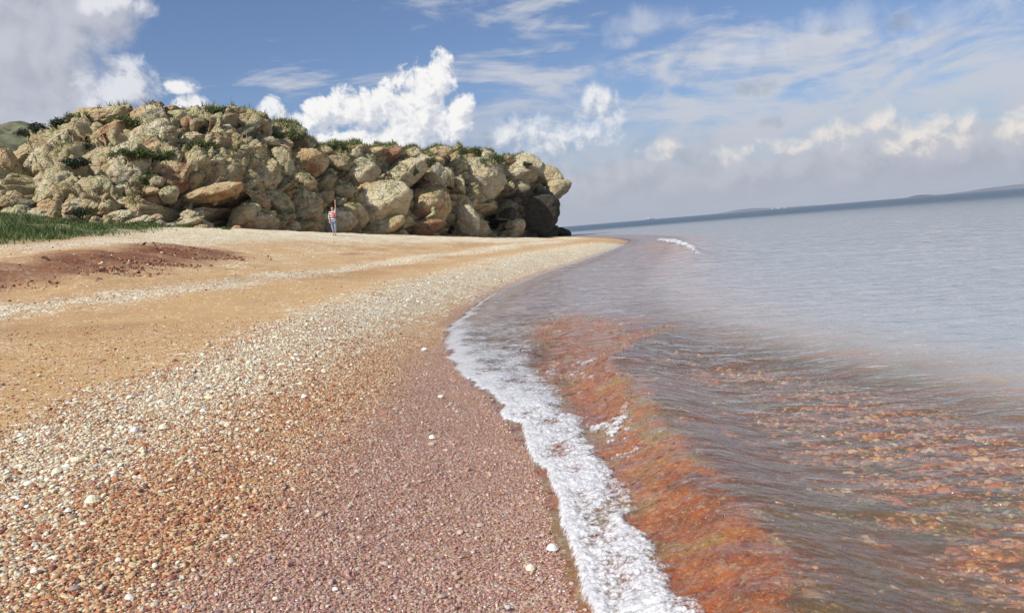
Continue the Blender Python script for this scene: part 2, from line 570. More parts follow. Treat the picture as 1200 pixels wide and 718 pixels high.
def ground_mat():
    m, t = new_mat('beach')
    pos = t.add('ShaderNodeNewGeometry').outputs['Position']
    shell = t.attr('shell').outputs['Fac']
    cdist = t.add('ShaderNodeVectorMath', {0: pos}, operation='LENGTH').outputs['Value']
    wet = t.attr('wet').outputs['Fac']
    lip_shade = t.attr('lip_shade').outputs['Fac']
    red = t.attr('red').outputs['Fac']
    sand = t.attr('sand').outputs['Fac']
    veg = t.attr('veg').outputs['Fac']
    sea = t.attr('sea').outputs['Fac']
    n1 = t.noise(pos, 0.7, 5)
    n2 = t.noise(pos, 9, 5, 0.6)
    v1 = t.add('ShaderNodeTexVoronoi', {'Vector': pos, 'Scale': 75.0})
    v2 = t.add('ShaderNodeTexVoronoi', {'Vector': pos, 'Scale': 26.0})
    v3 = t.add('ShaderNodeTexVoronoi', {'Vector': pos, 'Scale': 9.0})
    # grit colours by cell
    r = t.add('ShaderNodeValToRGB')
    sp = t.add('ShaderNodeSeparateXYZ', {0: v1.outputs['Color']})
    t.l.new(sp.outputs[0], r.inputs[0])
    cr = r.color_ramp
    cr.interpolation = 'CONSTANT'
    pal = [(0, (.30, .12, .06)), (.18, (.46, .24, .11)), (.42, (.56, .34, .16)), (.62, (.36, .18, .10)), (.74, (.60, .46, .26)), (.88, (.70, .62, .42))]
    cr.elements[0].position, cr.elements[0].color = 0, (*pal[0][1], 1)
    cr.elements[1].position, cr.elements[1].color = pal[1][0], (*pal[1][1], 1)
    for p_, c_ in pal[2:]:
        e = cr.elements.new(p_)
        e.color = (*c_, 1)
    grit = r.outputs[0]
    sandc = t.mix(t.ss(n2, .3, .7), (.46, .285, .115), (.57, .375, .17))
    sandc = t.mix(t.m('MULTIPLY', t.ss(n1, .45, .68), 0.40), sandc, (.40, .20, .10))
    sandc = t.mix(t.ss(t.noise(pos, 3.1, 5, .65), .40, .62, .08, .55), sandc, grit)
    base = t.mix(sand, grit, sandc)
    # shell grains, light flecks between them
    f1 = t.add('ShaderNodeSeparateXYZ', {0: v2.outputs['Color']})
    f2 = t.add('ShaderNodeSeparateXYZ', {0: v3.outputs['Color']})
    shellc = t.mix(f1.outputs[1], (.50, .42, .30), (.86, .82, .68))
    patch = t.ss(t.noise(pos, 1.6, 4, .6), .32, .62, 0.35, 1.0)
    thr = t.m('SUBTRACT', 1.0, t.m('MULTIPLY', t.m('MULTIPLY', shell, patch), 0.9))
    m1 = t.m('GREATER_THAN', f1.outputs[0], thr)
    m1 = t.m('MULTIPLY', m1, t.ss(v2.outputs['Distance'], 0.62, 0.5))
    base = t.mix(m1, base, shellc)
    m2 = t.m('MULTIPLY', t.m('GREATER_THAN', f2.outputs[0], t.m('ADD', thr, 0.12)), t.ss(v3.outputs['Distance'], 0.5, 0.36))
    base = t.mix(m2, base, (.80, .76, .62))
    base = t.mix(t.m('MULTIPLY', shell, t.m('MULTIPLY', t.ss(cdist, 6, 40, .22, .62), t.ss(t.noise(pos, 1.7, 6, .7), .30, .58, .25, 1))), base, (.80, .72, .50))
    base = t.mix(t.m('MULTIPLY', red, t.ss(t.m('ADD', n2, t.m('MULTIPLY', t.noise(pos, 1.1, 5, .65), 1.2)), .80, 1.1, .3, 1)), base, t.mix(t.ss(n2, .35, .65), (.13, .04, .022), (.30, .12, .06)))
    base = t.mix(t.m('MULTIPLY', lip_shade, t.ss(n2, .3, .6, .5, .95)), base, (.055, .022, .014))  # shade below the scarp lip, painted as a dark band
    base = t.mix(t.m('MULTIPLY', veg, t.ss(t.noise(pos, 1.2, 5), .32, .5)), base, (.12, .14, .05))
    # sea bed: red stones, green and dark patches
    sb = t.mix(t.ss(t.noise(pos, 5, 4), .38, .62), (.40, .15, .07), (.54, .30, .14))
    sb = t.mix(t.ss(t.noise(pos, 2.3, 5, .65), .54, .68), sb, (.17, .15, .06))
    sb = t.mix(t.ss(t.noise(pos, 12, 4), .62, .7), sb, (.5, .42, .26))
    base = t.mix(sea, base, sb)
    base = t.mix(t.m('MULTIPLY', wet, t.m('MULTIPLY_ADD', sea, -.5, .58)), base, t.mix(1.0, base, (.66, .50, .52), blend='MULTIPLY'))
    h = t.m('ADD', t.m('MULTIPLY', v1.outputs['Distance'], -0.5), t.m('ADD', t.m('MULTIPLY', v2.outputs['Distance'], t.m('MULTIPLY', shell, -1.6)), t.m('MULTIPLY', n2, 0.7)))
    bmp = t.bump(h, t.mix(sand, 0.9, 0.45, 'FLOAT'), 0.02)
    rough = t.mix(wet, 0.85, 0.28, 'FLOAT')
    finish(t, t.add('ShaderNodeBsdfPrincipled', {'Base Color': base, 'Roughness': rough, 'Normal': bmp, 'Specular IOR Level': t.mix(wet, .25, .55, 'FLOAT')}))
    return m


def rock_mat(name, pale, warm, iron, lich=0.5, dark=0.0):
    m, t = new_mat(name)
    g = t.add('ShaderNodeNewGeometry')
    pos = g.outputs['Position']
    nz = t.add('ShaderNodeSeparateXYZ', {0: g.outputs['Normal']}).outputs[2]
    pz = t.add('ShaderNodeSeparateXYZ', {0: pos}).outputs[2]
    a = t.noise(pos, 0.55, 6, .6)
    b = t.noise(pos, 2.6, 6, .62)
    c = t.noise(pos, 9, 5, .65)
    v = t.voro(pos, 4.2)
    col_ = t.mix(t.ss(a, .36, .64), warm, pale)
    col_ = t.mix(t.m('MULTIPLY', t.ss(t.noise(pos, .9, 5), .50, .68), 0.75), col_, iron)
    col_ = t.mix(t.m('MULTIPLY', t.ss(t.m('ADD', b, t.m('MULTIPLY', nz, .10)), .50, .62), lich), col_, (.36, .39, .15))
    col_ = t.mix(t.ss(c, .62, .72, 0, .40), col_, (.13, .10, .065))
    col_ = t.mix(t.ss(c, .30, .22, 0, .6), col_, (.68, .62, .45))
    # dark holes and streaks
    col_ = t.mix(t.ss(v, .10, .04, 0, .35), col_, (.10, .08, .05))
    # lower rock near the sea: dark stone with its shade painted in
    if dark > 0:
        xs = t.add('ShaderNodeSeparateXYZ', {0: pos}).outputs[1]
        edge = t.ss(t.m('ADD', pz, t.m('MULTIPLY', a, 3.0)), 9.2, 7.2)
        col_ = t.mix(t.m('MULTIPLY', edge, dark), col_, (.045, .040, .032))
    # bands of strata
    wv = t.add('ShaderNodeTexWave', {'Vector': t.mapping(pos, scale=(.22, .22, 1.0), rot=(.25, -.2, 0)), 'Scale': 1.1, 'Distortion': 7.0, 'Detail': 4.0, 'Detail Scale': 1.6})
    wv.wave_profile = 'SAW'
    pit = t.ss(t.noise(pos, 5.5, 3, .5), .66, .74)
    col_ = t.mix(t.m('MULTIPLY', pit, .45), col_, (.12, .09, .05))
    crack = t.ss(t.voro(t.mapping(pos, scale=(1, 1, 1.5)), 0.8, 'DISTANCE_TO_EDGE'), .0, .05)
    h = t.m('ADD', t.m('MULTIPLY', b, 1.0), t.m('ADD', t.m('MULTIPLY', c, .38), t.m('ADD', t.m('MULTIPLY', wv.outputs[1], .16), t.m('MULTIPLY', crack, .25))))
    h = t.m('ADD', h, t.m('MULTIPLY', t.ss(v, .0, .2), .07))
    finish(t, t.add('ShaderNodeBsdfPrincipled', {'Base Color': col_, 'Roughness': .9, 'Normal': t.bump(h, 1.0, 0.38), 'Specular IOR Level': .2}))
    return m


M = {}
M['beach'] = ground_mat()
M['tan'] = rock_mat('tan_rock', (.64, .56, .37), (.54, .41, .24), (.44, .24, .13), .55)
M['pale'] = rock_mat('pale_rock', (.70, .63, .45), (.62, .51, .33), (.50, .33, .19), .22)
M['ochre'] = rock_mat('ochre_rock', (.66, .52, .32), (.60, .38, .21), (.42, .18, .10), .35)
M['red'] = rock_mat('red_rock', (.46, .30, .18), (.38, .20, .12), (.28, .11, .07), .2)
M['grey'] = rock_mat('grey_rock', (.20, .19, .16), (.15, .13, .11), (.12, .08, .06), .3)
M['point'] = rock_mat('point_rock', (.60, .53, .36), (.50, .40, .24), (.38, .24, .13), .4, dark=.92)
M['black'] = rock_mat('black_rock', (.035, .033, .03), (.025, .022, .02), (.03, .02, .018), .1)

# ------------------------------------------------------------------ beach and sea bed
def sinh_axis(c, lo_, hi_, s, step):
    a = [c]
    while a[-1] < hi_:
        a.append(a[-1] + step * math.sqrt(1 + ((a[-1] - c) / s) ** 2))
    b = [c]
    while b[-1] > lo_:
        b.append(b[-1] - step * math.sqrt(1 + ((b[-1] - c) / s) ** 2))
    return np.array(b[:0:-1] + a)


gx = sinh_axis(-1.5, -90, 40, 4.5, .075)
gy = sinh_axis(4.5, -6, 150, 4.5, .075)
ext = [60, 120, 300, 800, 2000, 5000, 12000]
gx = np.r_[[-90 - e for e in ext[::-1]], gx, [40 + e for e in ext]]
gy = np.r_[[-6 - e for e in (2000, 400, 80, 20)], gy, [150 + e for e in ext]]
GX, GY = np.meshgrid(gx, gy)
fx, fy = GX.ravel(), GY.ravel()
fz = land(fx, fy)


def masks(x, y):
    d, t = poly_dist(x, y, SHORE)
    nz_ = fbm2(x * 1.3, y * 1.3, 4, 31)
    nb = fbm2(x * .5, y * .5, 3, 33)
    a, ta = poly_dist(x, y, BAND_A)
    wa = 0.42 + 0.035 * np.clip(y, 0, 60)
    sa = np.exp(-((a + nz_ * .35) / wa) ** 2)
    b, _ = poly_dist(x, y, BAND_B)
    sb = np.exp(-((b + nz_ * .6) / (0.35 + .018 * np.clip(y, 0, 60))) ** 2) * .9
    c, _ = poly_dist(x, y, BAND_C)
    sc = np.exp(-((c + nb * 1.5) / 2.6) ** 2) * sstep(y, 16, 30)
    sc2 = sstep(c, -5, 1) * (1 - sstep(c, 4, 16)) * sstep(y, 28, 45)
    shell = np.maximum.reduce([sa, sb, sc, sc2, 0.12 + 0.14 * nz_, (.22 + .5 * nz_) * sstep(y, 12, 16) * sstep(b, 1.5, 3) * (1 - sstep(x, 0, 4))])
    wl, _ = poly_dist(x, y, WETL)
    wet = sstep(-wl + nz_ * .16, -.26, .30)
    wet = np.where(y > 17, sstep(d, .5, .0), np.where(y > 12, np.maximum(wet * (1 - sstep(y, 12, 17)), sstep(d, .5, 0)), wet))
    wet = np.where(d < 0, 1, wet)
    # smooth sand lies inland of the pebble berm
    sand = sstep(a + nz_ * .25, .15 * (1 + .03 * y), .7 * (1 + .03 * y)) * sstep(d, .8, 1.6)
    sand = sand * (1 - .8 * np.maximum(sb, sc))
    scp, _ = poly_dist(x, y, SCARP)
    xr = 1 - sstep(x, SCARP[-1][0] - 1, SCARP[-1][0] + 2)
    red = np.clip(sstep(scp + nz_ * .7, -2.4, -.5) * (1 - sstep(scp + nb * .8, 1.0, 3.2)), 0, 1) * xr
    red = np.maximum(red, .35 * sstep(nb, .1, .5) * sstep(a, 1, 3) * (1 - sc))
    veg = sstep(c + nb * 2, .8, 2.4) * xr * (1 - sstep(x, -21, -16.5))
    sea = sstep(-d, .6, 1.4)
    return d, shell, wet, sand, red, veg, sea


d0, a_shell, a_wet, a_sand, a_red, a_veg, a_sea = masks(fx, fy)
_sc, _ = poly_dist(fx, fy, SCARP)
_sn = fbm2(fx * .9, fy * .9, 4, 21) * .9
a_lip_shade = np.exp(-((_sc + _sn + .35) / .30) ** 2) * sstep(fx, SCARP[-1][0] - 1, SCARP[-1][0] - 5) * sstep(fbm2(fx * .4, fy * .4, 2, 23), -.35, .1)  # the undercut's shade, painted along the foot of the scarp
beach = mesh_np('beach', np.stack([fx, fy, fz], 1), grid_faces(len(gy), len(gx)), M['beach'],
                attrs=dict(lip_shade=a_lip_shade, shell=np.clip(a_shell, 0, 1), wet=a_wet, sand=a_sand, red=np.clip(a_red, 0, 1), veg=a_veg, sea=a_sea))
tag(beach, kind='structure')

# ------------------------------------------------------------------ sea surface
CREST = [(0.62, -6), (0.66, 1.0)] + [tuple(at_z(px, py, .10)[:2]) for px, py in [(912, 718), (868, 620), (800, 535), (752, 470), (716, 432), (735, 405), (775, 384)]]
CREST = smooth_poly(CREST, 4)


def sea_height(x, y):
    d, t = poly_dist(x, y, SHORE)
    off = -d
    s, tc_ = poly_dist(x, y, CREST)          # + on the shore side
    wob = fbm2(x * 1.2, y * 1.2, 3, 41) * .10
    s2 = s + wob
    amp = .150 * (1 - sstep(y, 6.0, 12.5))
    amp = amp * (1 + .25 * fbm2(x * .2, y * .9, 2, 44))
    ridge = amp * np.where(s2 > 0, np.exp(-(s2 / .24) ** 2), np.exp(-(s2 / .50) ** 2))
    swash = .035 * np.exp(-((off - .22) / .22) ** 2)
    h = ridge + swash
    # ripples, long across the line of sight
    a1 = fbm2(x * 2.2 + .25 * y, y * 4.0 - .4 * x, 3, 51)
    a2 = fbm2(x * .55, y * 1.9, 2, 52)
    fade = sstep(off, .2, 1.6)
    h = h + fade * (.026 * a1 + .016 * a2) * (1 + .4 * sstep(y, 5, 20))
    rough_ = np.exp(-((s - .25) / .35) ** 2) * (1 - sstep(y, 6, 12))
    h = h + rough_ * .018 * fbm2(x * 9, y * 9, 3, 53)
    # second little breaker, further along the shore
    wa = np.array([at_z(775, 285, .1)[:2], at_z(800, 291, .1)[:2], at_z(832, 302, .1)[:2]])
    s3, _ = poly_dist(x, y, [tuple(q) for q in wa])
    along = np.exp(-(((y - 34) / 9.5) ** 4))
    h = h + .30 * along * np.where(s3 > 0, np.exp(-(s3 / .45) ** 2), np.exp(-(s3 / 1.0) ** 2))
    return h, d, s2, s3, along


wx = sinh_axis(.9, -3, 60, 1.9, .035)
wy = sinh_axis(3.2, -3, 160, 3.0, .040)
wx = np.r_[wx, [60 + e for e in ext]]
wy = np.r_[[-3 - e for e in (2000, 400, 80, 20, 5)], wy, [160 + e for e in ext]]
wxl = np.r_[[-3 - e for e in (12000, 5000, 2000, 800, 300, 120, 60, 25, 8)], wx]
WX, WY = np.meshgrid(wxl, wy)
sx, sy = WX.ravel(), WY.ravel()
hz, sd, s_cr, s_far, al_far = sea_height(sx, sy)
bed = land(sx, sy)
depth = np.clip(np.minimum(hz, .02) - bed, 0, 5) * sstep(hz - bed, 0, .03)
keepv = (sd < 0.9).reshape(WX.shape)
kf = keepv[:-1, :-1] | keepv[1:, :-1] | keepv[:-1, 1:] | keepv[1:, 1:]
nzz = fbm2(sx * 1.6, sy * 1.1, 4, 61)
algae = sstep(s_cr + nzz * .16 + .10 * fbm2(sx * 7, sy * 6, 3, 64), -.09, -.01) * (1 - sstep(s_cr, .55, 1.1)) * (1 - sstep(sy, 9.0, 12.5) * .9)
ppx, ppy = proj(np.stack([sx, np.maximum(sy, .5), np.zeros_like(sx)], 1))
ac = gp(690, 402)
blot = np.exp(-(((sx - ac[0]) / .95) ** 2 + ((sy - 10.2) / 2.6) ** 2))
algae = np.maximum(algae, sstep(blot + nzz * .35, .35, .85))
algae = np.maximum(algae, .40 * np.exp(-(((s_far + .6) / .9) ** 2)) * al_far)
tail = sstep(s_cr, -1.5, -.05) * (s_cr < .05) * (1 - sstep(sy, 5.5, 8.5)) * (.30 + .35 * nzz)
algae = np.maximum(algae, np.clip(tail, 0, .5))
algae = algae * (sd < .3)


def water_mat():
    m, t = new_mat('sea_water')
    g = t.add('ShaderNodeNewGeometry')
    pos = g.outputs['Position']
    dep = t.attr('depth').outputs['Fac']
    alg = t.attr('algae').outputs['Fac']
    cd = t.add('ShaderNodeVectorMath', {0: pos}, operation='LENGTH').outputs['Value']
    r1 = t.noise(t.mapping(pos, scale=(1.0, 1.5, 1), rot=(0, 0, .12)), 4.0, 3, .5, .1)
    r2 = t.noise(t.mapping(pos, scale=(1, 1.3, 1), rot=(0, 0, -.2)), 20.0, 3, .6)
    r3 = t.noise(t.mapping(pos, scale=(1, 2.0, 1), rot=(0, 0, .05)), .42, 5, .65)
    wind = t.ss(cd, 50, 260)
    h = t.m('ADD', t.m('MULTIPLY', r1, .052), t.m('MULTIPLY', r2, t.m('ADD', .0028, t.m('MULTIPLY', alg, .006))))
    r4 = t.noise(t.mapping(pos, scale=(.8, 1.5, 1), rot=(0, 0, .08)), 2.0, 4, .6, .2)
    h = t.m('ADD', h, t.m('MULTIPLY', r4, t.ss(cd, 4, 14, .02, .22)))
    r5 = t.noise(t.mapping(pos, scale=(.7, 1.6, 1), rot=(0, 0, -.06)), .75, 3, .6, .2)
    h = t.m('ADD', h, t.m('MULTIPLY', r5, t.ss(cd, 9, 30, .0, .60)))
    h = t.m('ADD', h, t.m('MULTIPLY', r3, t.m('ADD', .05, t.m('MULTIPLY', wind, .45))))
    nrm = t.bump(h, .85, 1.0)
    # body of the water: clear when thin, turbid when deep, pale sky reflection put into its colour
    sheen = t.attr('sky_sheen').outputs['Fac']
    turb = t.m('MAXIMUM', t.ss(dep, .13, .42, t.m('MULTIPLY', t.ss(dep, .02, .10), .24), .93), t.m('MULTIPLY', sheen, .66))
    murk = t.noise(t.mapping(pos, scale=(.55, 1.5, 1)), 2.4, 5, .65, .6)
    shal = t.mix(t.ss(murk, .38, .62), (.46, .27, .16), (.36, .29, .18))
    deepc = t.mix(t.ss(dep, .15, .60), shal, (.355, .38, .40))
    deepc = t.mix(t.m('MULTIPLY', sheen, t.ss(dep, .9, .2)), deepc, (.42, .365, .36))
    deepc = t.mix(t.ss(dep, 1.2, 4.2), deepc, (.075, .12, .17))
    streak = t.noise(t.mapping(pos, scale=(1.2, 1.1, 1), rot=(0, 0, .5)), 8.5, 7, .72, .6)
    fil = t.noise(t.mapping(pos, scale=(1.2, 1.0, 1.0), rot=(0, 0, .4)), 30, 6, .75, .5)
    algc = t.mix(t.ss(streak, .36, .66), (.46, .105, .035), (.55, .19, .06))
    big = t.noise(pos, 2.3, 4, .6, .6)
    algc = t.mix(t.ss(big, .46, .60, 0, .75), algc, (.36, .28, .10))
    algc = t.mix(t.ss(big, .44, .32, 0, .7), algc, (.24, .07, .03))
    algc = t.mix(t.ss(fil, .54, .62, 0, .75), algc, (.58, .46, .24))
    algc = t.mix(t.ss(fil, .44, .34, 0, .85), algc, (.17, .05, .025))
    fk = t.noise(t.mapping(pos, scale=(1.6, 1, 1), rot=(0, 0, .7)), 46, 4, .75, 1.2)
    algc = t.mix(t.ss(fk, .62, .68, 0, .8), algc, (.75, .68, .55))
    algm = t.m('MULTIPLY', alg, t.ss(streak, .30, .52, .16, .60), clamp=True)
    trans = t.add('ShaderNodeBsdfTransparent', {0: t.mix(t.ss(dep, 0, .8), (1, .97, .95), (.72, .70, .60))})
    dif = t.add('ShaderNodeBsdfDiffuse', {0: deepc, 'Normal': nrm})
    difa = t.add('ShaderNodeBsdfDiffuse', {0: algc, 'Normal': t.bump(fil, .5, .03, nrm)})
    b1 = t.add('ShaderNodeMixShader', {0: turb, 1: trans, 2: dif})
    b2 = t.add('ShaderNodeMixShader', {0: algm, 1: b1, 2: difa})
    fr0 = t.add('ShaderNodeFresnel', {'IOR': 1.333, 'Normal': nrm}).outputs[0]
    fr = t.mix(wind, fr0, t.m('MINIMUM', fr0, .30), 'FLOAT')
    gl = t.add('ShaderNodeBsdfGlossy', {0: (1, 1, 1), 'Roughness': t.mix(wind, .05, .22, 'FLOAT'), 'Normal': nrm})
    finish(t, t.add('ShaderNodeMixShader', {0: fr, 1: b2, 2: gl}))
    return m


M['water'] = water_mat()
V = np.stack([sx, sy, hz], 1)
Fw = grid_faces(len(wy), len(wxl), kf)
sky_sheen = sstep(sy + 1.5 * nzz, 6.5, 14) * sstep(depth, .0, .06)  # sky's grazing reflection put into the water colour, growing with distance
V, Fw, at_ = compact(V, Fw, dict(depth=depth, algae=algae, sky_sheen=sky_sheen))
sea = tag(mesh_np('sea', V, Fw, M['water'], attrs=at_), kind='structure')


# ------------------------------------------------------------------ foam
def foam_mat():
    m, t = new_mat('foam')
    pos = t.add('ShaderNodeNewGeometry').outputs['Position']
    th = t.attr('thick').outputs['Fac']
    v1 = t.voro(pos, 95)
    v2 = t.voro(pos, 210)
    n = t.noise(pos, 13, 6, .68, .25)
    n2 = t.noise(pos, 46, 5, .66, .15)
    lace = t.m('ADD', t.m('MULTIPLY', n, .5), t.m('MULTIPLY', n2, .5))
    al = t.ss(t.m('ADD', lace, t.m('MULTIPLY', th, .36)), .52, .74, .0, .86)
    h = t.m('ADD', t.m('MULTIPLY', v1, -.8), t.m('ADD', t.m('MULTIPLY', v2, -.5), t.m('MULTIPLY', n2, .8)))
    c = t.mix(t.ss(n2, .35, .6), (.70, .71, .73), (.93, .93, .94))
    nb_ = t.bump(h, .45, .005)
    bs = t.add('ShaderNodeBsdfPrincipled', {'Base Color': c, 'Roughness': .15, 'Normal': nb_, 'Specular IOR Level': .6})
    tl = t.add('ShaderNodeBsdfTranslucent', {0: (.8, .8, .82), 'Normal': nb_})
    b2 = t.add('ShaderNodeMixShader', {0: .18, 1: bs, 2: tl})
    tr = t.add('ShaderNodeBsdfTransparent')
    finish(t, t.add('ShaderNodeMixShader', {0: al, 1: tr, 2: b2}))
    return m


M['foam'] = foam_mat()


def foam_strip(name, mat_):
    ys = np.geomspace(2.05, 46, 1500)
    cs = np.linspace(-.30, 1.75, 280)
    YY, CC = np.meshgrid(ys, cs, indexing='ij')
    xs_sh = np.interp(ys, [p[1] for p in SHORE if -5 < p[1] < 60], [p[0] for p in SHORE if -5 < p[1] < 60])
    wid = np.interp(ys, [2, 3, 4, 5, 6.5, 8, 11, 14, 18, 25, 46], [.33, .34, .36, .42, .56, .90, 1.6, .8, .35, .35, .7])
    Xs = xs_sh[:, None] + CC * wid[:, None] * 1.25
    x, y = Xs.ravel(), YY.ravel()
    H, d, s2, s3, _ = sea_height(x, y)
    g = land(x, y)
    base = np.maximum(g, H)
    q = CC.ravel()
    dens = np.interp(ys, [2, 6, 8, 10, 14, 18, 30, 46], [1.0, 1.0, .8, .62, .45, .6, .5, .55])
    D = np.repeat(dens, len(cs))
    prof = sstep(q, -.10, .10) * (1 - sstep(q, .52, .98))
    thin = np.exp(-((q - .03) / .09) ** 2)                     # bright leading edge
    n1 = fbm2(x * 4.2, y * 3.0, 5, 71, .62)
    n2 = fbm2(x * 17, y * 13, 4, 72, .6)
    PB = np.stack([x, y, np.zeros_like(x)], 1)
    def bub(sc_, sd_):
        f1_ = worley(PB * sc_ + .3 * n2[:, None], sd_)[0]
        return np.sqrt(np.clip(.36 - f1_ ** 2, 0, None))
    nearf = 1 - sstep(y, 5, 9)
    bb = nearf * (.010 * bub(24, 301) + .008 * bub(60, 311))
    lead = fbm2(x * 0 + 3.3, y * 2.6, 3, 74) * .13
    prof = sstep(q + lead, -.10, .06) * (1 - sstep(q + lead + n1 * .35, .50, .90))
    thin = np.exp(-((q + lead - .02) / (.07)) ** 2)
    mval = prof * D * (1.0 + .85 * n1) + .55 * thin - .33 + .22 * n2
    pat = sstep(fbm2(x * 1.9 + 7, y * 1.3, 3, 75), .10, .42) * sstep(q, .6, .8) * (1 - sstep(q, 1.3, 1.7)) * sstep(y, 2.6, 3.2) * (1 - sstep(y, 7, 12) * .6)
    mval = np.maximum(mval, pat * (.36 + .8 * n2 + .5 * n1) - .16)
    hgt = np.interp(y, [2, 5, 8, 14, 46], [.045, .035, .018, .012, .05])
    tall = np.clip(mval, 0, 1)
    z = base - .006 + hgt * np.sqrt(tall) * (1 + .5 * n1) + .003 * n2 * sstep(tall, 0, .4) + bb * sstep(tall, 0, .25)
    keep = (mval > -.02).reshape(YY.shape)
    kf_ = keep[:-1, :-1] & keep[1:, :-1] & keep[:-1, 1:] & keep[1:, 1:]
    Vf, Ff, a_ = compact(np.stack([x, y, z], 1), grid_faces(len(ys), len(cs), kf_), dict(thick=tall))
    return tag(mesh_np(name, Vf, Ff, mat_, attrs=a_), kind='stuff'), (x, y, z, tall)


foam, fdat = foam_strip('foam', M['foam'])
foam['label'] = 'white foam of the small wave running up the pebbles'


def foam_patch(name, wline, width, ext_y):
    ys = np.linspace(0, 1, 260)
    cs = np.linspace(-.8, 1.3, 90)
    P = np.array(smooth_poly(wline, 8))
    L = np.r_[0, np.cumsum(np.hypot(*(P[1:] - P[:-1]).T))]
    px_ = np.interp(ys * L[-1], L, P[:, 0])
    py_ = np.interp(ys * L[-1], L, P[:, 1])
    T, C_ = np.meshgrid(ys, cs, indexing='ij')
    x = (px_[:, None] - C_ * width).ravel()
    y = np.repeat(py_, len(cs))
    H = sea_height(x, y)[0]
    n1 = fbm2(x * 2.2, y * .8, 4, 81, .6)
    n2 = fbm2(x * 7, y * 5, 3, 82)
    t_ = T.ravel()
    c_ = C_.ravel()
    m_ = np.exp(-((c_ - .25) / .42) ** 2) * np.sin(np.pi * np.clip(t_, 0, 1)) ** .5 + .5 * n1 - .42 + .15 * n2
    tall = np.clip(m_, 0, 1)
    z = H - .01 + .16 * np.sqrt(tall) * (1 + .5 * n2)
    keep = (m_ > -.02).reshape(T.shape)
    kf_ = keep[:-1, :-1] & keep[1:, :-1] & keep[:-1, 1:] & keep[1:, 1:]
    Vf, Ff, a_ = compact(np.stack([x, y, z], 1), grid_faces(len(ys), len(cs), kf_), dict(thick=np.clip(tall * 1.6, 0, 1)))
    return tag(mesh_np(name, Vf, Ff, M['foam'], attrs=a_), kind='stuff')


fw = foam_patch('foam', [tuple(at_z(px, py, .1)[:2]) for px, py in [(770, 284), (800, 291), (834, 303)]], .55, None)
fw['label'] = 'white foam on the small breaker beyond the sand point'


# torn red and yellow weed carried in the wave
n = 330000
x = rng.uniform(.1, 3.2, n)
y = 2.0 * np.exp(rng.random(n) * math.log(12.5 / 2.0))
Hh, d_, s2_, _, _ = sea_height(x, y)
blot_ = np.exp(-(((x - ac[0]) / .95) ** 2 + ((y - 10.2) / 2.6) ** 2))
nn_ = fbm2(x * 3, y * 2.2, 4, 161)
pr = np.maximum(sstep(s2_ + .1 * nn_, -.12, 0) * (1 - sstep(s2_, .5, 1.0)), sstep(blot_ + nn_ * .4, .4, .9)) * sstep(nn_, -.35, .25) * (d_ < -.12)
kk_ = rng.random(n) < pr
x, y, Hh = x[kk_], y[kk_], Hh[kk_]
n = len(x)
an = rng.normal(.6, .9, n)
ln = rng.uniform(.002, .011, n) * (1 + .10 * y)
ww = rng.uniform(.0006, .0022, n) * (1 + .16 * y)
dx_ = np.stack([np.cos(an), np.sin(an), rng.normal(0, .25, n)], 1) * ln[:, None]
nx_ = np.stack([-np.sin(an), np.cos(an), rng.normal(0, .3, n)], 1) * ww[:, None]
c0 = np.stack([x, y, Hh + rng.uniform(-.014, -.001, n)], 1)
bend = nx_ * rng.normal(0, 2.0, n)[:, None]
V = np.stack([c0 - dx_, c0 - nx_ + bend, c0 + nx_ + bend, c0 + dx_], 1).reshape(-1, 3)
F = (np.arange(n)[:, None] * 4 + np.array([0, 1, 2])[None]).tolist() + (np.arange(n)[:, None] * 4 + np.array([1, 3, 2])[None]).tolist()
mw, t = new_mat('weed_strand')
aw = t.attr('leafy').outputs['Fac']
rw = t.add('ShaderNodeValToRGB', {0: aw})
rw.color_ramp.interpolation = 'CONSTANT'
for q_, (p__, c__) in enumerate([(0, (.42, .10, .03)), (.3, (.52, .20, .06)), (.52, (.22, .06, .03)), (.68, (.50, .38, .14)), (.82, (.10, .05, .03)), (.93, (.66, .58, .42))]):
    e_ = rw.color_ramp.elements[q_] if q_ < 2 else rw.color_ramp.elements.new(p__)
    e_.position = p__
    e_.color = (*c__, 1)
finish(t, t.add('ShaderNodeBsdfPrincipled', {'Base Color': rw.outputs[0], 'Roughness': .2}))
o = mesh_np('seaweed', V, np.array(F), mw, smooth=False, attrs=dict(leafy=np.repeat(rng.random(n), 4)))
tag(o, 'torn red and yellow seaweed churned in the breaking wave', None, None, 'stuff')

# ------------------------------------------------------------------ pebbles by geometry nodes
def pebble_mat():
    m, t = new_mat('pebble')
    pos = t.add('ShaderNodeNewGeometry').outputs['Position']
    c = t.attr('pcol', 'INSTANCER').outputs['Color']
    wt = t.attr('pwet', 'INSTANCER').outputs['Fac']
    n = t.noise(pos, 190, 4, .6)
    c2 = t.mix(t.ss(n, .3, .75, 0, .45), c, t.mix(1.0, c, (.55, .5, .5), blend='MULTIPLY'))
    finish(t, t.add('ShaderNodeBsdfPrincipled', {'Base Color': c2, 'Roughness': t.mix(wt, .75, .12, 'FLOAT'), 'Normal': t.bump(n, .25, .002)}))
    return m


M['pebble'] = pebble_mat()


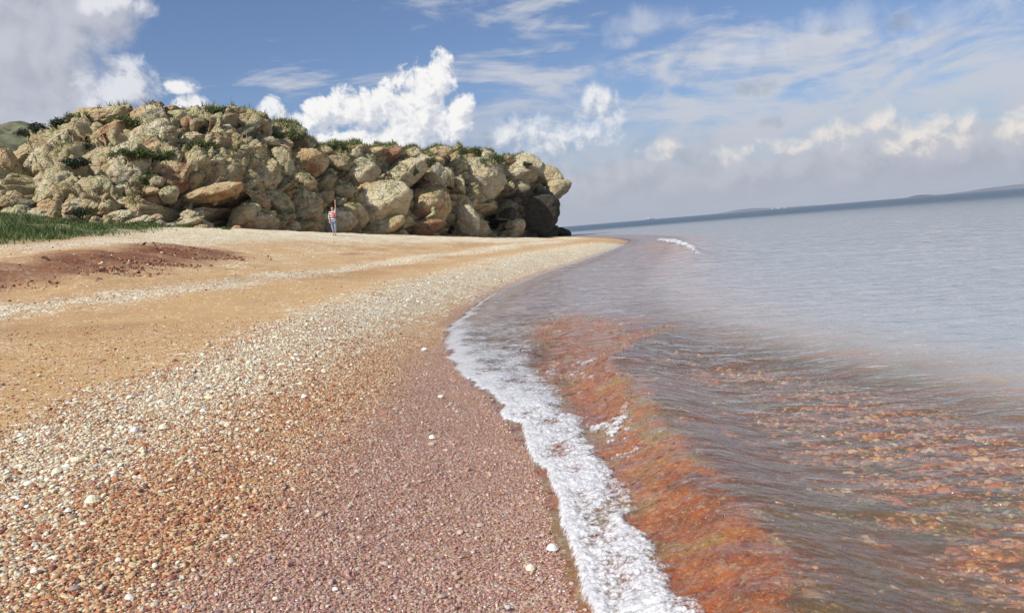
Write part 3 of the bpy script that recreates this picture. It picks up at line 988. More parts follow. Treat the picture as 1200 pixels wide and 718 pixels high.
def scatter(name, P, scl, rot, colr, wetv, mat_, sub=2, variants=5, rough=.35):
    me = bpy.data.meshes.new(name)
    me.vertices.add(len(P))
    me.vertices.foreach_set('co', np.asarray(P, np.float32).ravel())
    for an, av, ty, fld in (('pscl', scl, 'FLOAT_VECTOR', 'vector'), ('prot', rot, 'FLOAT_VECTOR', 'vector')):
        a = me.attributes.new(an, ty, 'POINT')
        a.data.foreach_set(fld, np.asarray(av, np.float32).ravel())
    a = me.attributes.new('pcol', 'FLOAT_COLOR', 'POINT')
    a.data.foreach_set('color', np.hstack([colr, np.ones((len(P), 1))]).astype(np.float32).ravel())
    a = me.attributes.new('pwet', 'FLOAT', 'POINT')
    a.data.foreach_set('value', np.asarray(wetv, np.float32))
    me.materials.append(mat_)
    o = bpy.data.objects.new(name, me)
    COL.objects.link(o)
    ng = bpy.data.node_groups.new(name + '_scatter', 'GeometryNodeTree')
    ng.interface.new_socket('Geometry', in_out='INPUT', socket_type='NodeSocketGeometry')
    ng.interface.new_socket('Geometry', in_out='OUTPUT', socket_type='NodeSocketGeometry')
    nn, ll = ng.nodes, ng.links
    gi, go = nn.new('NodeGroupInput'), nn.new('NodeGroupOutput')
    iop = nn.new('GeometryNodeInstanceOnPoints')
    ll.new(gi.outputs[0], iop.inputs['Points'])
    join = nn.new('GeometryNodeJoinGeometry')
    for k in range(variants):
        ico = nn.new('GeometryNodeMeshIcoSphere')
        ico.inputs['Radius'].default_value = .5
        ico.inputs['Subdivisions'].default_value = sub
        nz_ = nn.new('ShaderNodeTexNoise')
        nz_.noise_dimensions = '4D'
        nz_.inputs['W'].default_value = k * 3.7
        nz_.inputs['Scale'].default_value = 1.7
        nz_.inputs['Detail'].default_value = 1.0
        sub_ = nn.new('ShaderNodeVectorMath')
        sub_.operation = 'SUBTRACT'
        sub_.inputs[1].default_value = (.5, .5, .5)
        ll.new(nz_.outputs['Color'], sub_.inputs[0])
        sc_ = nn.new('ShaderNodeVectorMath')
        sc_.operation = 'SCALE'
        sc_.inputs['Scale'].default_value = rough * 2.2
        ll.new(sub_.outputs[0], sc_.inputs[0])
        sp_ = nn.new('GeometryNodeSetPosition')
        ll.new(ico.outputs[0], sp_.inputs[0])
        ll.new(sc_.outputs[0], sp_.inputs['Offset'])
        sm = nn.new('GeometryNodeSetShadeSmooth')
        ll.new(sp_.outputs[0], sm.inputs[0])
        mt = nn.new('GeometryNodeSetMaterial')
        mt.inputs['Material'].default_value = mat_
        ll.new(sm.outputs[0], mt.inputs[0])
        g2i = nn.new('GeometryNodeGeometryToInstance')
        ll.new(mt.outputs[0], g2i.inputs[0])
        ll.new(g2i.outputs[0], join.inputs[0])
    ll.new(join.outputs[0], iop.inputs['Instance'])
    iop.inputs['Pick Instance'].default_value = True
    for an, key in (('pscl', 'Scale'), ('prot', 'Rotation')):
        na = nn.new('GeometryNodeInputNamedAttribute')
        na.data_type = 'FLOAT_VECTOR'
        na.inputs[0].default_value = an
        if key == 'Rotation':
            e2r = nn.new('FunctionNodeEulerToRotation')
            ll.new(na.outputs[0], e2r.inputs[0])
            ll.new(e2r.outputs[0], iop.inputs['Rotation'])
        else:
            ll.new(na.outputs[0], iop.inputs['Scale'])
    ll.new(iop.outputs[0], go.inputs[0])
    md = o.modifiers.new('scatter', 'NODES')
    md.node_group = ng
    tag(o, kind='stuff')
    return o


PAL = np.array([(.42, .16, .075), (.50, .24, .11), (.31, .10, .06), (.56, .36, .18), (.62, .48, .28), (.20, .10, .075), (.70, .60, .43), (.33, .17, .14), (.52, .22, .10), (.12, .085, .08)])
PW = np.array([.12, .17, .08, .18, .17, .06, .08, .05, .08, .02])
SHP = np.array([(.76, .71, .54), (.66, .57, .38), (.82, .79, .66), (.58, .46, .29), (.50, .48, .38), (.34, .27, .23)])


def sample_uniform(n, x0, x1, y0, y1, power=1.0):
    u = rng.random(n)
    # density falling with distance ~ 1/y^power2
    y = np.exp(np.log(y0) + u * (np.log(y1) - np.log(y0))) if power == 1 else (y0 ** (1 - power) + u * (y1 ** (1 - power) - y0 ** (1 - power))) ** (1 / (1 - power))
    return rng.uniform(x0, x1, n), y


def in_view(x, y, z, mg=30):
    px, py = proj(np.stack([x, y, z], 1))
    return (px > -mg) & (px < 1200 + mg) & (py > -mg) & (py < 718 + mg + 20)


def pebbles(name, n, x0, x1, y0, y1, sizefn, densfn, power, label, maxd=None, bigshell=False):
    x, y = sample_uniform(n, x0, x1, y0, y1, power)
    d, sh, wt, sd_, rd, vg, se = masks(x, y)
    keep = rng.random(len(x)) < densfn(x, y, d, sh, wt, sd_, se)
    # a step to the side is still covered: keep a wide margin around the view
    keep &= np.abs(x) < 1.0 + y * .85
    x, y, d, sh, wt, sd_, se = [q[keep] for q in (x, y, d, sh, wt, sd_, se)]
    z = land(x, y)
    s = sizefn(x, y, len(x), sh) * (1 - .16 * np.clip(wt, 0, 1) * (d > 0)) * (1 - .18 * sh)
    isshell = rng.random(len(x)) < np.clip(sh * (1.0 if bigshell else .50) - .03, .0, .97)
    ci = rng.choice(len(PAL), len(x), p=PW / PW.sum())
    cs = rng.choice(len(SHP), len(x), p=[.30, .22, .2, .14, .08, .06])
    colr = np.where(isshell[:, None], SHP[cs], PAL[ci]) * (1 + rng.uniform(-.18, .18, (len(x), 1)))
    s = s * np.where(isshell, 1.25, 1.0)
    wv_ = (wt * (d > 0))[:, None]
    colr = colr * (1 - wv_ * .52) + wv_ * .52 * np.array([.45, .30, .30])  # pinkish sky sheen of wet stones blended into their colour
    if 'seabed' in name:
        pt = fbm2(x * 1.1, y * 2.2, 4, 131)
        colr = np.where((pt > .20)[:, None], colr * np.array([.50, .58, .40]), colr * np.array([1.25, 1.0, .85]))
    scl = np.stack([s * rng.uniform(.8, 1.45, len(x)), s * rng.uniform(.7, 1.1, len(x)), s * rng.uniform(.35, .75, len(x))], 1)
    rot = np.stack([rng.normal(0, .35, len(x)), rng.normal(0, .35, len(x)), rng.uniform(0, 6.28, len(x))], 1)
    P = np.stack([x, y, z + scl[:, 2] * rng.uniform(-.05, .35, len(x)) * (1 - .5 * wt)], 1)
    o = scatter(name, P, scl, rot, np.clip(colr, 0, .9), np.clip(wt, 0, 1), M['pebble'])
    o['label'] = label
    return o


def lognorm(lo_, sig):
    return lambda x, y, n, sh: np.clip(lo_ * np.exp(rng.normal(0, sig, n)), .004, .045) * (1 + .30 * np.clip(sh - .3, 0, 1))


pebbles('gravel', 520000, -8, 1.2, 1.9, 10.5, lognorm(.0092, .42),
        lambda x, y, d, sh, wt, sd_, se: np.clip(1.0 - sd_ * .88 + sh * .4, .03, 1) * (d > -.6), 1.6,
        'red and tan fine gravel of the foreground beach')
pebbles('shell_gravel', 110000, -22, 9, 5, 46, lambda x, y, n, sh: np.clip(.017 * np.exp(rng.normal(0, .4, n)), .008, .07) * (1 + .012 * y),
        lambda x, y, d, sh, wt, sd_, se: np.clip((sh - .12) * 1.2, .02, 1) * (d > .15), 1.3,
        'pale shell grit in long bands along the beach', bigshell=True)
pebbles('seabed_gravel', 95000, -.3, 7, 2.0, 10.5, lambda x, y, n, sh: np.clip(.026 * np.exp(rng.normal(0, .45, n)), .01, .10),
        lambda x, y, d, sh, wt, sd_, se: (d < -.4) * (1 - sstep(y, 5, 10.5)), 1.5, 'reddish stones lying on the shallow sea bed')

# broken red earth along the scarp
n = 26000
tt_ = rng.random(n)
SCn = np.array(SCARP[2:])
Ls = np.r_[0, np.cumsum(np.hypot(*(SCn[1:] - SCn[:-1]).T))]
x = np.interp(tt_ * Ls[-1], Ls, SCn[:, 0]) + rng.normal(0, .9, n)
y = np.interp(tt_ * Ls[-1], Ls, SCn[:, 1]) + rng.normal(0, 1.3, n)
sc_d, _ = poly_dist(x, y, SCARP)
cl = fbm2(x * .9, y * .9, 3, 141)
kk_ = rng.random(n) < np.clip(.08 + 1.3 * cl, 0.01, 1) * np.exp(-((sc_d - .3) / 1.4) ** 2)
x, y = x[kk_], y[kk_]
n = len(x)
sz_ = np.clip(.024 * np.exp(rng.normal(0, .6, n)), .008, .13)
P = np.stack([x, y, land(x, y) + sz_ * .1], 1)
scl_ = np.stack([sz_ * rng.uniform(.9, 1.7, n), sz_ * rng.uniform(.8, 1.2, n), sz_ * rng.uniform(.5, .9, n)], 1)
pc = np.array([(.22, .075, .04), (.32, .14, .075), (.14, .05, .03), (.44, .26, .14), (.66, .58, .42)])[rng.choice(5, n, p=[.3, .28, .2, .14, .08])]
o = scatter('earth_clods', P, scl_, np.stack([rng.normal(0, .5, n), rng.normal(0, .5, n), rng.uniform(0, 6.28, n)], 1), pc, np.zeros(n), M['pebble'], rough=.5)
o['label'] = 'broken red earth clods along the eroded bank at left'

# ------------------------------------------------------------------ rocks
_ico = {}


def ico(sub):
    if sub not in _ico:
        import bmesh
        b = bmesh.new()
        bmesh.ops.create_icosphere(b, subdivisions=sub, radius=1)
        b.verts.ensure_lookup_table()
        _ico[sub] = (np.array([v.co[:] for v in b.verts]), np.array([[v.index for v in f.verts] for f in b.faces]))
        b.free()
    return _ico[sub]


def boulder_np(rx, ry, rz, seed, sub=4, planes=12, p=13, rough=1.0):
    D, F = ico(sub)
    r = np.random.default_rng(seed)
    N = r.normal(size=(planes, 3))
    N /= np.linalg.norm(N, axis=1)[:, None]
    dk = r.uniform(.60, .98, planes)
    dk = np.clip(dk, .66, 1)
    q = np.maximum(D @ N.T, 0) / dk
    rad = (1 + (q ** p).sum(1)) ** (-1 / p)
    o = seed * 3.77
    rad = rad * (1 + rough * (.20 * fbm(D * 1.5 + o, 3, seed) + .11 * fbm(D * 4.0 + o, 3, seed + 9) + .035 * fbm(D * 13 + o, 2, seed + 4)))
    # cracks
    c = np.abs(vnoise(D * 1.9 + o * 1.3, seed + 20) + .3 * vnoise(D * 5 + o, seed + 21))
    rad = rad - rough * .13 * (1 - sstep(c, 0, .075))
    # bedding
    hgt = (D @ N[0]) * 7 + 1.2 * vnoise(D * 2 + o, seed + 30)
    rad = rad - rough * .022 * np.abs(np.sin(hgt)) ** 6
    return D * rad[:, None] * np.array([rx, ry, rz]) * 1.12, F


def view_rot(tilt_deg):
    """tilt in the picture plane, keeping the rock's depth axis along the sight line"""
    a = math.radians(tilt_deg)
    return np.array([[math.cos(a), 0, -math.sin(a)], [0, 1, 0], [math.sin(a), 0, math.cos(a)]])


# headland columns: px, top y, top depth, base y, base depth, plateau depth
cols = [(-90, 186, 64, 252, 50, 45), (-30, 186, 62, 250, 48, 45), (10, 184, 60, 250, 48, 45), (40, 168, 60, 252, 48, 40), (80, 149, 60, 256, 48, 40), (108, 128, 61, 262, 48, 40),
        (150, 129, 60, 266, 48.5, 40), (180, 124, 60, 268, 49, 40), (225, 128, 62, 271, 51, 40), (270, 126, 64, 273, 53.5, 40), (305, 134, 66, 274, 56, 38), (345, 152, 68, 275, 60, 36),
        (375, 169, 72, 275, 64, 34), (420, 171, 77, 276, 68, 32), (470, 173, 83, 277, 73, 30), (520, 172, 91, 278, 81, 26), (560, 176, 97, 278.5, 89, 22), (595, 185, 102, 279, 96, 16),
        (620, 191, 106, 279, 102, 12), (638, 199, 110, 279, 107, 8)]


SOLID = []


def build_headland():
    B, T, BK = [], [], []
    for px, ty, Yt, by, Yb, dp in cols:
        b = at_y(px, by, Yb)
        tpt = at_y(px, ty + 1, Yt)
        B.append(b)
        T.append(tpt)
        BK.append(tpt + np.array([-.15 * dp, dp, -.3]))
    # round the point and run back along its seaward side
    lb, lt = B[-1], T[-1]
    for dx, dy, k in ((1.0, 3.5, .9), (-.2, 8, .9), (-6, 13, 1), (-18, 20, 1), (-40, 28, 1)):
        B.append(lb + np.array([dx, dy, -.5]))
        T.append(lt + np.array([min(dx, 0) - 2.2, dy - 1.0, -.2]) * np.array([1, 1, 1]))
        BK.append(T[-1] + np.array([-6, 1.0, 0]))
    B, T, BK = map(np.array, (B, T, BK))
    L = np.r_[0, np.cumsum(np.linalg.norm(T[1:] - T[:-1], axis=1) + .3)]
    tt = np.linspace(0, L[-1], 780)
    f3 = lambda Q: np.stack([np.interp(tt, L, Q[:, k]) for k in range(3)], 1)
    B, T, BK = f3(B), f3(T), f3(BK)
    rows = []
    for u in np.r_[-.25, np.linspace(0, 1, 170)]:
        if u < 0:
            q = B + np.array([0, 0, -2.5])
        else:
            hf, vf = u ** 1.35, u ** .85
            q = B * 1.0
            q[:, :2] = B[:, :2] * (1 - hf) + T[:, :2] * hf
            q[:, 2] = B[:, 2] * (1 - vf) + T[:, 2] * vf
        rows.append(q)
    for u in (.02, .05, .09, .14, .2, .28, .38, .5, .65, .8, 1.0):
        rows.append(T * (1 - u) + BK * u)
    rows.append(BK + np.array([0, 4, -16.0]))
    G = np.array(rows)
    nr, nc = G.shape[:2]
    V = G.reshape(-1, 3)
    dv = np.gradient(G, axis=0)
    du = np.gradient(G, axis=1)
    N = np.cross(du, dv)
    N /= np.linalg.norm(N, axis=2)[..., None] + 1e-9
    k = 9
    N = N.reshape(-1, 3)
    def slabs(scale, seed, step, tilt, crease, warp):
        Q = V @ view_rot(18).T * np.array(scale) + warp * np.stack([fbm(V * .6, 3, seed), fbm(V * .6, 3, seed + 1), fbm(V * .6, 3, seed + 2)], 1)
        a, b, ident, cen = worley(Q, seed)
        rv = np.stack([_h((cen[:, 0] * 991).astype(int), (cen[:, 1] * 991).astype(int), (cen[:, 2] * 991).astype(int), seed + q) - .5 for q in (7, 8, 9)], 1)
        e = b - a
        return step * (ident - .5) + tilt * ((Q - cen) * rv).sum(1) - crease * (1 - sstep(e, 0, .16)) + crease * .5 * np.sqrt(np.clip(e, 0, 1))
    disp = slabs((.20, .20, .27), 5, 1.6, 2.4, 1.35, .35) + slabs((.50, .50, .66), 15, .75, 1.4, .62, .35) + slabs((1.3, 1.3, 1.9), 25, .26, .5, .2, .3)
    disp = .95 * disp - .15 + .30 * fbm(V * .9, 3, 17, .5) + .10 * fbm(V * 3.1, 3, 18, .55)
    rowi = np.repeat(np.arange(nr), nc)
    disp = disp * np.interp(rowi, [0, 2, 10, 150, 172, 182], [.2, .6, 1, .85, .35, .0])
    Vn = V + N * disp[:, None]
    # hollows and caves
    px, py = proj(V)
    for cx, cy, rx, ry, dpt in CARVE:
        e = ((px - cx) / rx) ** 2 + ((py - cy) / ry) ** 2
        wv = np.exp(-e ** 1.5) * (rowi < 171)
        Vn = Vn + (wv * dpt)[:, None] * np.array([.15, 1.0, 0])
    SOLID.append((Vn, grid_faces(nr, nc)))
    return tag(mesh_np('rocky_headland', Vn, grid_faces(nr, nc), M['headland']), 'rugged tan rocky headland behind the beach with a dark point reaching the sea', 'headland', kind=None)


CARVE = [(26, 212, 15, 28, 6.0), (255, 248, 24, 15, 6), (190, 246, 16, 12, 5), (205, 232, 12, 12, 2.5), (368, 204, 14, 7, 3), (440, 222, 8, 10, 2), (480, 245, 8, 28, 6), (528, 245, 9, 28, 8), (575, 245, 12, 34, 9),
         (430, 255, 6, 12, 3), (95, 185, 16, 9, 3.5), (640, 262, 14, 16, 3), (100, 172, 8, 8, 2), (235, 157, 5, 10, 2), (292, 160, 10, 6, 2), (455, 190, 16, 5, 2), (395, 204, 12, 4, 2)]


def headland_mat():
    m = rock_mat('headland_rock', (.62, .54, .36), (.50, .37, .22), (.42, .21, .12), .55, dark=.0)
    t = NT(m.node_tree)
    bs = [n for n in t.n if n.type == 'BSDF_PRINCIPLED'][0]
    old = bs.inputs['Base Color'].links[0].from_socket
    g = t.add('ShaderNodeNewGeometry')
    sp = t.add('ShaderNodeSeparateXYZ', {0: g.outputs['Position']})
    nz = t.add('ShaderNodeSeparateXYZ', {0: g.outputs['True Normal']}).outputs[2]
    n = t.noise(g.outputs['Position'], .8, 5)
    # earth and turf on level ledges and the top
    lev = t.ss(t.m('ADD', nz, t.m('MULTIPLY', n, .5)), .92, 1.12)
    turf = t.mix(t.ss(t.noise(g.outputs['Position'], 2.2, 4), .35, .6), (.075, .095, .03), (.21, .17, .075))
    c1 = t.mix(t.m('MULTIPLY', lev, t.ss(sp.outputs[2], 4.5, 6.5)), old, turf)
    far = t.m('MULTIPLY', t.ss(sp.outputs[1], 92, 102), t.ss(t.m('ADD', sp.outputs[2], t.m('MULTIPLY', n, 3.0)), 8.6, 6.8))
    c2 = t.mix(t.m('MULTIPLY', far, .9), c1, (.045, .04, .032))  # dark rock of the point, with its shade painted in
    t.l.new(c2, bs.inputs['Base Color'])
    return m


M['headland'] = headland_mat()
headland = build_headland()


def face_depth(px, py):
    """depth of the headland's face under a photo point"""
    c = np.array(cols, float)
    ty, Yt, by, Yb = [np.interp(px, c[:, 0], c[:, k]) for k in (1, 2, 3, 4)]
    vf = np.clip((by - py) / (by - ty), 0, 1)
    u = vf ** (1 / .85)
    return Yb + (Yt - Yb) * u ** 1.35


# cx, cy, w, h (photo pixels), tilt, material, push towards the viewer (m)
ROCKS = [
    (104, 126, 42, 17, 4, 'ochre', .3), (130, 135, 52, 15, 8, 'tan', .4), (33, 162, 30, 13, 10, 'ochre', .5), (52, 167, 44, 15, 24, 'tan', .5), (93, 157, 22, 17, 0, 'tan', .6),
    (64, 181, 58, 22, 26, 'pale', .7), (132, 162, 56, 28, 16, 'ochre', .6), (184, 163, 42, 30, 4, 'pale', .8), (14, 203, 26, 44, 0, 'ochre', .4), (50, 196, 16, 26, -20, 'tan', .3),
    (80, 203, 52, 20, 2, 'tan', .2), (120, 200, 38, 40, 0, 'tan', .3), (150, 203, 38, 46, -6, 'pale', .4), (75, 226, 44, 42, 2, 'tan', .0), (112, 226, 36, 30, 14, 'tan', .1),
    (58, 225, 14, 22, 0, 'pale', .5), (172, 238, 28, 24, -10, 'red', -1.2), (172, 122, 30, 12, 14, 'ochre', .2), (178, 136, 34, 18, 0, 'pale', .4), (206, 140, 24, 16, 10, 'tan', .3),
    (221, 147, 11, 20, 6, 'red', .8), (234, 138, 26, 20, -20, 'tan', .2), (222, 165, 28, 14, 0, 'pale', .5), (256, 160, 40, 26, 10, 'pale', .5), (286, 142, 32, 22, -12, 'tan', .4),
    (288, 160, 30, 9, 30, 'grey', .6), (309, 150, 16, 17, 0, 'tan', .5), (334, 150, 34, 18, -6, 'tan', .3), (306, 166, 36, 11, -6, 'pale', .5), (232, 188, 44, 24, 6, 'red', .3),
    (200, 199, 32, 20, -14, 'ochre', .5), (287, 187, 46, 24, 14, 'ochre', 1.0), (306, 208, 42, 38, 36, 'tan', .3), (262, 198, 22, 24, -30, 'tan', .3), (240, 207, 38, 14, 0, 'tan', .3),
    (250, 225, 60, 15, 6, 'ochre', 1.6), (160, 262, 30, 9, 8, 'pale', .4), (217, 262, 34, 10, 4, 'pale', .3), (288, 258, 38, 26, 20, 'tan', .3), (322, 240, 32, 30, -24, 'tan', .3),
    (357, 190, 36, 28, -8, 'ochre', .8), (394, 190, 30, 20, -10, 'tan', .6), (434, 181, 36, 10, 6, 'ochre', .4), (453, 186, 34, 12, 22, 'red', .4), (420, 206, 46, 26, 22, 'pale', .5),
    (346, 214, 34, 20, -16, 'tan', .3), (330, 192, 20, 34, 10, 'tan', .4), (356, 246, 40, 34, 38, 'tan', .6), (386, 262, 50, 32, 8, 'pale', .5), (412, 256, 34, 32, -16, 'tan', .2),
    (448, 239, 56, 38, 18, 'pale', 2.2), (470, 210, 62, 26, 32, 'pale', .8), (447, 266, 42, 18, 18, 'tan', .8), (502, 207, 38, 38, 24, 'pale', 1.0), (501, 240, 42, 40, 4, 'ochre', 1.6),
    (494, 268, 38, 14, 4, 'red', .8), (524, 208, 15, 20, 0, 'tan', .5), (559, 210, 50, 42, 8, 'pale', 1.0), (541, 246, 20, 30, 10, 'ochre', -.4), (606, 198, 46, 30, -8, 'pale', 1.2),
    (605, 226, 30, 18, 0, 'point', .4), (640, 205, 34, 20, -22, 'tan', .6), (651, 222, 29, 19, 18, 'tan', .5), (600, 268, 30, 18, 20, 'tan', .4), (622, 250, 50, 46, 0, 'point', .3),
    (512, 180, 36, 13, 4, 'ochre', .3), (546, 186, 22, 12, 0, 'tan', .3), (592, 181, 22, 7, -4, 'ochre', .3), (568, 184, 26, 13, -10, 'pale', .3), (379, 210, 20, 12, 12, 'ochre', .3),
    (400, 226, 26, 14, -12, 'tan', .3), (428, 222, 16, 12, 0, 'ochre', .3), (378, 233, 24, 14, 20, 'tan', .4), (338, 268, 28, 12, 0, 'pale', .5), (305, 240, 18, 16, 0, 'ochre', .4),
    (150, 144, 26, 9, 10, 'ochre', .2), (270, 133, 30, 12, 0, 'tan', .2), (246, 132, 20, 9, 0, 'ochre', .3), (300, 133, 20, 11, -10, 'tan', .3), (200, 128, 22, 10, 0, 'tan', .2),
    (205, 216, 26, 18, -10, 'red', .1), (196, 228, 20, 16, 10, 'tan', .2), (320, 178, 30, 14, -4, 'ochre', .3), (357, 171, 18, 9, 0, 'pale', .3), (376, 178, 26, 10, 0, 'tan', .2),
    (405, 177, 26, 9, 5, 'ochre', .2), (480, 184, 22, 14, 0, 'tan', .4), (536, 220, 18, 18, 0, 'tan', .2), (10, 178, 22, 14, 10, 'tan', .2), (30, 184, 22, 12, 0, 'ochre', .3),
    (8, 238, 22, 12, 0, 'tan', .3), (32, 240, 18, 12, 0, 'grey', .2), (272, 222, 14, 16, 0, 'tan', .6), (298, 228, 22, 12, -30, 'ochre', .4), (120, 250, 14, 6, 0, 'tan', .4),
]


def add_rock(cx, cy, wd, ht, tilt, mat_, push, seed, parent=None, name='rock', sub=None, Y=None, label=None):
    if parent is not None:
        cta = np.array(cols, float)
        top_ = np.interp(cx, cta[:, 0], cta[:, 1])
        cy = max(cy, top_ + ht * .42)
    Y = (face_depth(cx, cy) if Y is None else Y)
    k = Y / FPX
    if parent is not None:
        k *= 1.28
    rx, rz = wd * .5 * k, ht * .5 * k
    ry = .75 * math.sqrt(rx * rz) + .1 * rx
    c = at_y(cx, cy, Y - push * .8 + ry * (.46 if parent is not None else .55))
    V, F = boulder_np(rx, ry, rz, seed, rough=(.55 if cx > 415 and wd > 26 else 1.0), sub=sub or (5 if wd * ht > 1100 else 4 if wd > 15 else 3))
    V = V @ view_rot(tilt + math.degrees(ROLL)).T
    if parent is not None:
        o = mesh_np(name, V + c, F, M[mat_], parent)
        if len(V) > 600:
            SOLID.append((V + c, F))
    else:
        c = c - np.array([0, ry * .55, 0])
        o = mesh_np(name, V, F, M[mat_])
        o.location = c
    return o


# fill what is left of the face with boulders, packed against the ones placed above
rr = random.Random(5)
cta_ = np.array(cols, float)
tries = 0
listed = len(ROCKS)
HOLES = [(26, 212, 12, 24), (255, 248, 22, 13), (188, 246, 12, 9), (366, 206, 12, 6), (480, 246, 7, 26), (527, 245, 8, 28), (575, 245, 12, 32), (433, 258, 8, 12), (395, 212, 12, 6), (205, 236, 12, 12), (97, 186, 14, 7)]
while tries < 6000 and len(ROCKS) < 190:
    tries += 1
    px = rr.uniform(-70, 640)
    ty, by = np.interp(px, cta_[:, 0], cta_[:, 1]), np.interp(px, cta_[:, 0], cta_[:, 3])
    py = rr.uniform(ty + 4, by + 1)
    wd = rr.choice([34, 28, 22, 17, 14]) * rr.uniform(.85, 1.2)
    ht = wd * rr.uniform(.55, .85)
    if px > 590 and wd > 24:
        continue
    if any(((px - q[0]) / (.5 * (q[2] + wd))) ** 2 + ((py - q[1]) / (.5 * (q[3] + ht))) ** 2 < .60 for q in ROCKS):
        continue
    if any(((px - q[0]) / (q[2] + wd * .5)) ** 2 + ((py - q[1]) / (q[3] + ht * .5)) ** 2 < 1 for q in HOLES):
        continue
    mt_ = rr.choice(['tan', 'tan', 'pale', 'pale', 'ochre', 'tan', 'tan', 'pale', 'ochre'])
    if px > 585 and py > 222:
        mt_ = 'point'
    ROCKS.append((px, py, wd, ht, rr.uniform(-25, 35), mt_, rr.uniform(-.1, .5)))
for i, r_ in enumerate(ROCKS):
    add_rock(*r_, seed=100 + i, parent=headland)
# smaller lodged stones
k = 0
rr = random.Random(5)
while k < 60:
    px = rr.uniform(0, 645)
    c_ = np.array(cols, float)
    ty, by = np.interp(px, c_[:, 0], c_[:, 1]), np.interp(px, c_[:, 0], c_[:, 3])
    py = rr.uniform(ty + 3, by)
    wd = rr.uniform(6, 15)
    mt_ = rr.choice(['tan', 'tan', 'pale', 'ochre', 'tan', 'grey'])
    if px > 590 and py > 225:
        mt_ = 'point'
    add_rock(px, py, wd, wd * rr.uniform(.5, .9), rr.uniform(-30, 30), mt_, rr.uniform(-.3, .2), 400 + k, headland, 'stone', 3)
    k += 1

# boulders standing free at the foot of the headland, and the rock in the sea
FREE = [(85, 244, 22, 16, 0, 'pale', 46.5, 'pale rounded boulder at the edge of the green scrub, left of its dark shrub'),
        (108, 242, 21, 18, 0, 'tan', 46.5, 'tan rounded boulder right of the small dark shrub at the cliff foot'),
        (124, 245, 15, 13, 0, 'tan', 46.2, 'smaller rough boulder at the cliff foot near the right end of the green scrub'),
        (146, 253, 30, 13, -8, 'pale', 46, 'long pale slab lying below the reddish cave mouth at the cliff foot'),
        (551, 258, 28, 36, 6, 'pale', 84, 'pale pear shaped boulder standing upright in front of the dark cleft'),
        (182, 256, 20, 9, 10, 'pale', 46.5, 'low flat pale rock on the sand below the cliff, left of the overhang cave'),
        (236, 266, 16, 6, 0, 'tan', 47, 'small tan rock on the sand below the overhang cave')]
for i, (cx, cy, wd, ht, ti, mt_, Y, lb) in enumerate(FREE):
    o = add_rock(cx, cy, wd, ht, ti, mt_, 0, 700 + i, None, 'boulder', 5, Y)
    tag(o, lb, 'boulder')
# dark wedge in the sea off the point
D_, F_ = boulder_np(1.25, 1.3, .75, 811, 4, 7, 14, .6)
D_[:, 0] += -.35 * D_[:, 2]
o = mesh_np('sea_rock', D_, F_, M['black'])
o.location = at_y(658, 272.5, 118)
tag(o, 'black wedge shaped rock rising from the sea just off the point', 'rock')
# dark stone under the shallow water
D_, F_ = boulder_np(.12, .085, .045, 823, 4)
M['weed'] = simple_mat('weedy_stone', (.025, .04, .022), .6, 30, .4)
o = mesh_np('submerged_stone', D_, F_, M['weed'])
p_ = at_z(1068, 645, -.1)
o.location = (p_[0], p_[1], float(land([p_[0]], [p_[1]])[0]) + .02)
tag(o, 'dark green weedy stone under the clear shallow water at lower right', 'stone')


# ------------------------------------------------------------------ hills
def hill(name, px0, px1, prof, Y, depth_, mat_, n=90):
    xs = np.linspace(px0, px1, n)
    top = np.interp(xs, [p[0] for p in prof], [p[1] for p in prof])
    hor = 270.6 - .0845 * (xs - 600)
    V = []
    rows = 24
    for j in range(rows):
        v = j / (rows - 1)
        for i in range(n):
            X = (xs[i] - 600) / FPX * Y
            h = (hor[i] - top[i]) / FPX * Y + CH
            V.append((X * (1 + .0 * v), Y - depth_ * .5 + depth_ * v, -2 + (max(h, -1) + 2) * math.sin(math.pi * min(1, v * 1.0)) ** .8))
    V = np.array(V)
    amp = (V[:, 2] + 2) * .12
    V[:, 2] += amp * fbm(V * (14.0 / depth_), 5, 91, .6)
    return tag(mesh_np(name, V, grid_faces(rows, n), mat_), kind='structure')


M['hill'] = simple_mat('hill_turf', (.13, .13, .07), .95, .35, .6)
M['farhill'] = simple_mat('far_hill', (.085, .09, .10), .95, .004, .3)
hill('hill', -260, 140, [(-260, 138), (-60, 143), (0, 146), (20, 147), (50, 150), (100, 162), (140, 250)], 130, 70, M['hill'])
hill('distant_hills', 1085, 1500, [(1105, 228), (1130, 225.2), (1150, 222.5), (1165, 219.8), (1200, 215.5), (1260, 210), (1330, 205), (1500, 192)], 7000, 500, M['farhill'])
hill('distant_hills', 850, 960, [(850, 249.4), (870, 245.5), (890, 243.5), (915, 243), (935, 241.6), (960, 240)], 8200, 400, M['farhill'])


# ------------------------------------------------------------------ plants
from mathutils.bvhtree import BVHTree
_v, _f, _o = [], [], 0
for V_, F_ in SOLID:
    if F_.shape[1] == 4:
        F_ = np.vstack([F_[:, [0, 1, 2]], F_[:, [0, 2, 3]]])
    _v.append(V_)
    _f.append(F_ + _o)
    _o += len(V_)
BVH = BVHTree.FromPolygons(np.vstack(_v).tolist(), np.vstack(_f).tolist(), all_triangles=True)


def hit(px, py):
    d = Vector(px_dir(px, py))
    r = BVH.ray_cast(Vector((0, 0, CH)), d)
    return None if r[0] is None else np.array(r[0])


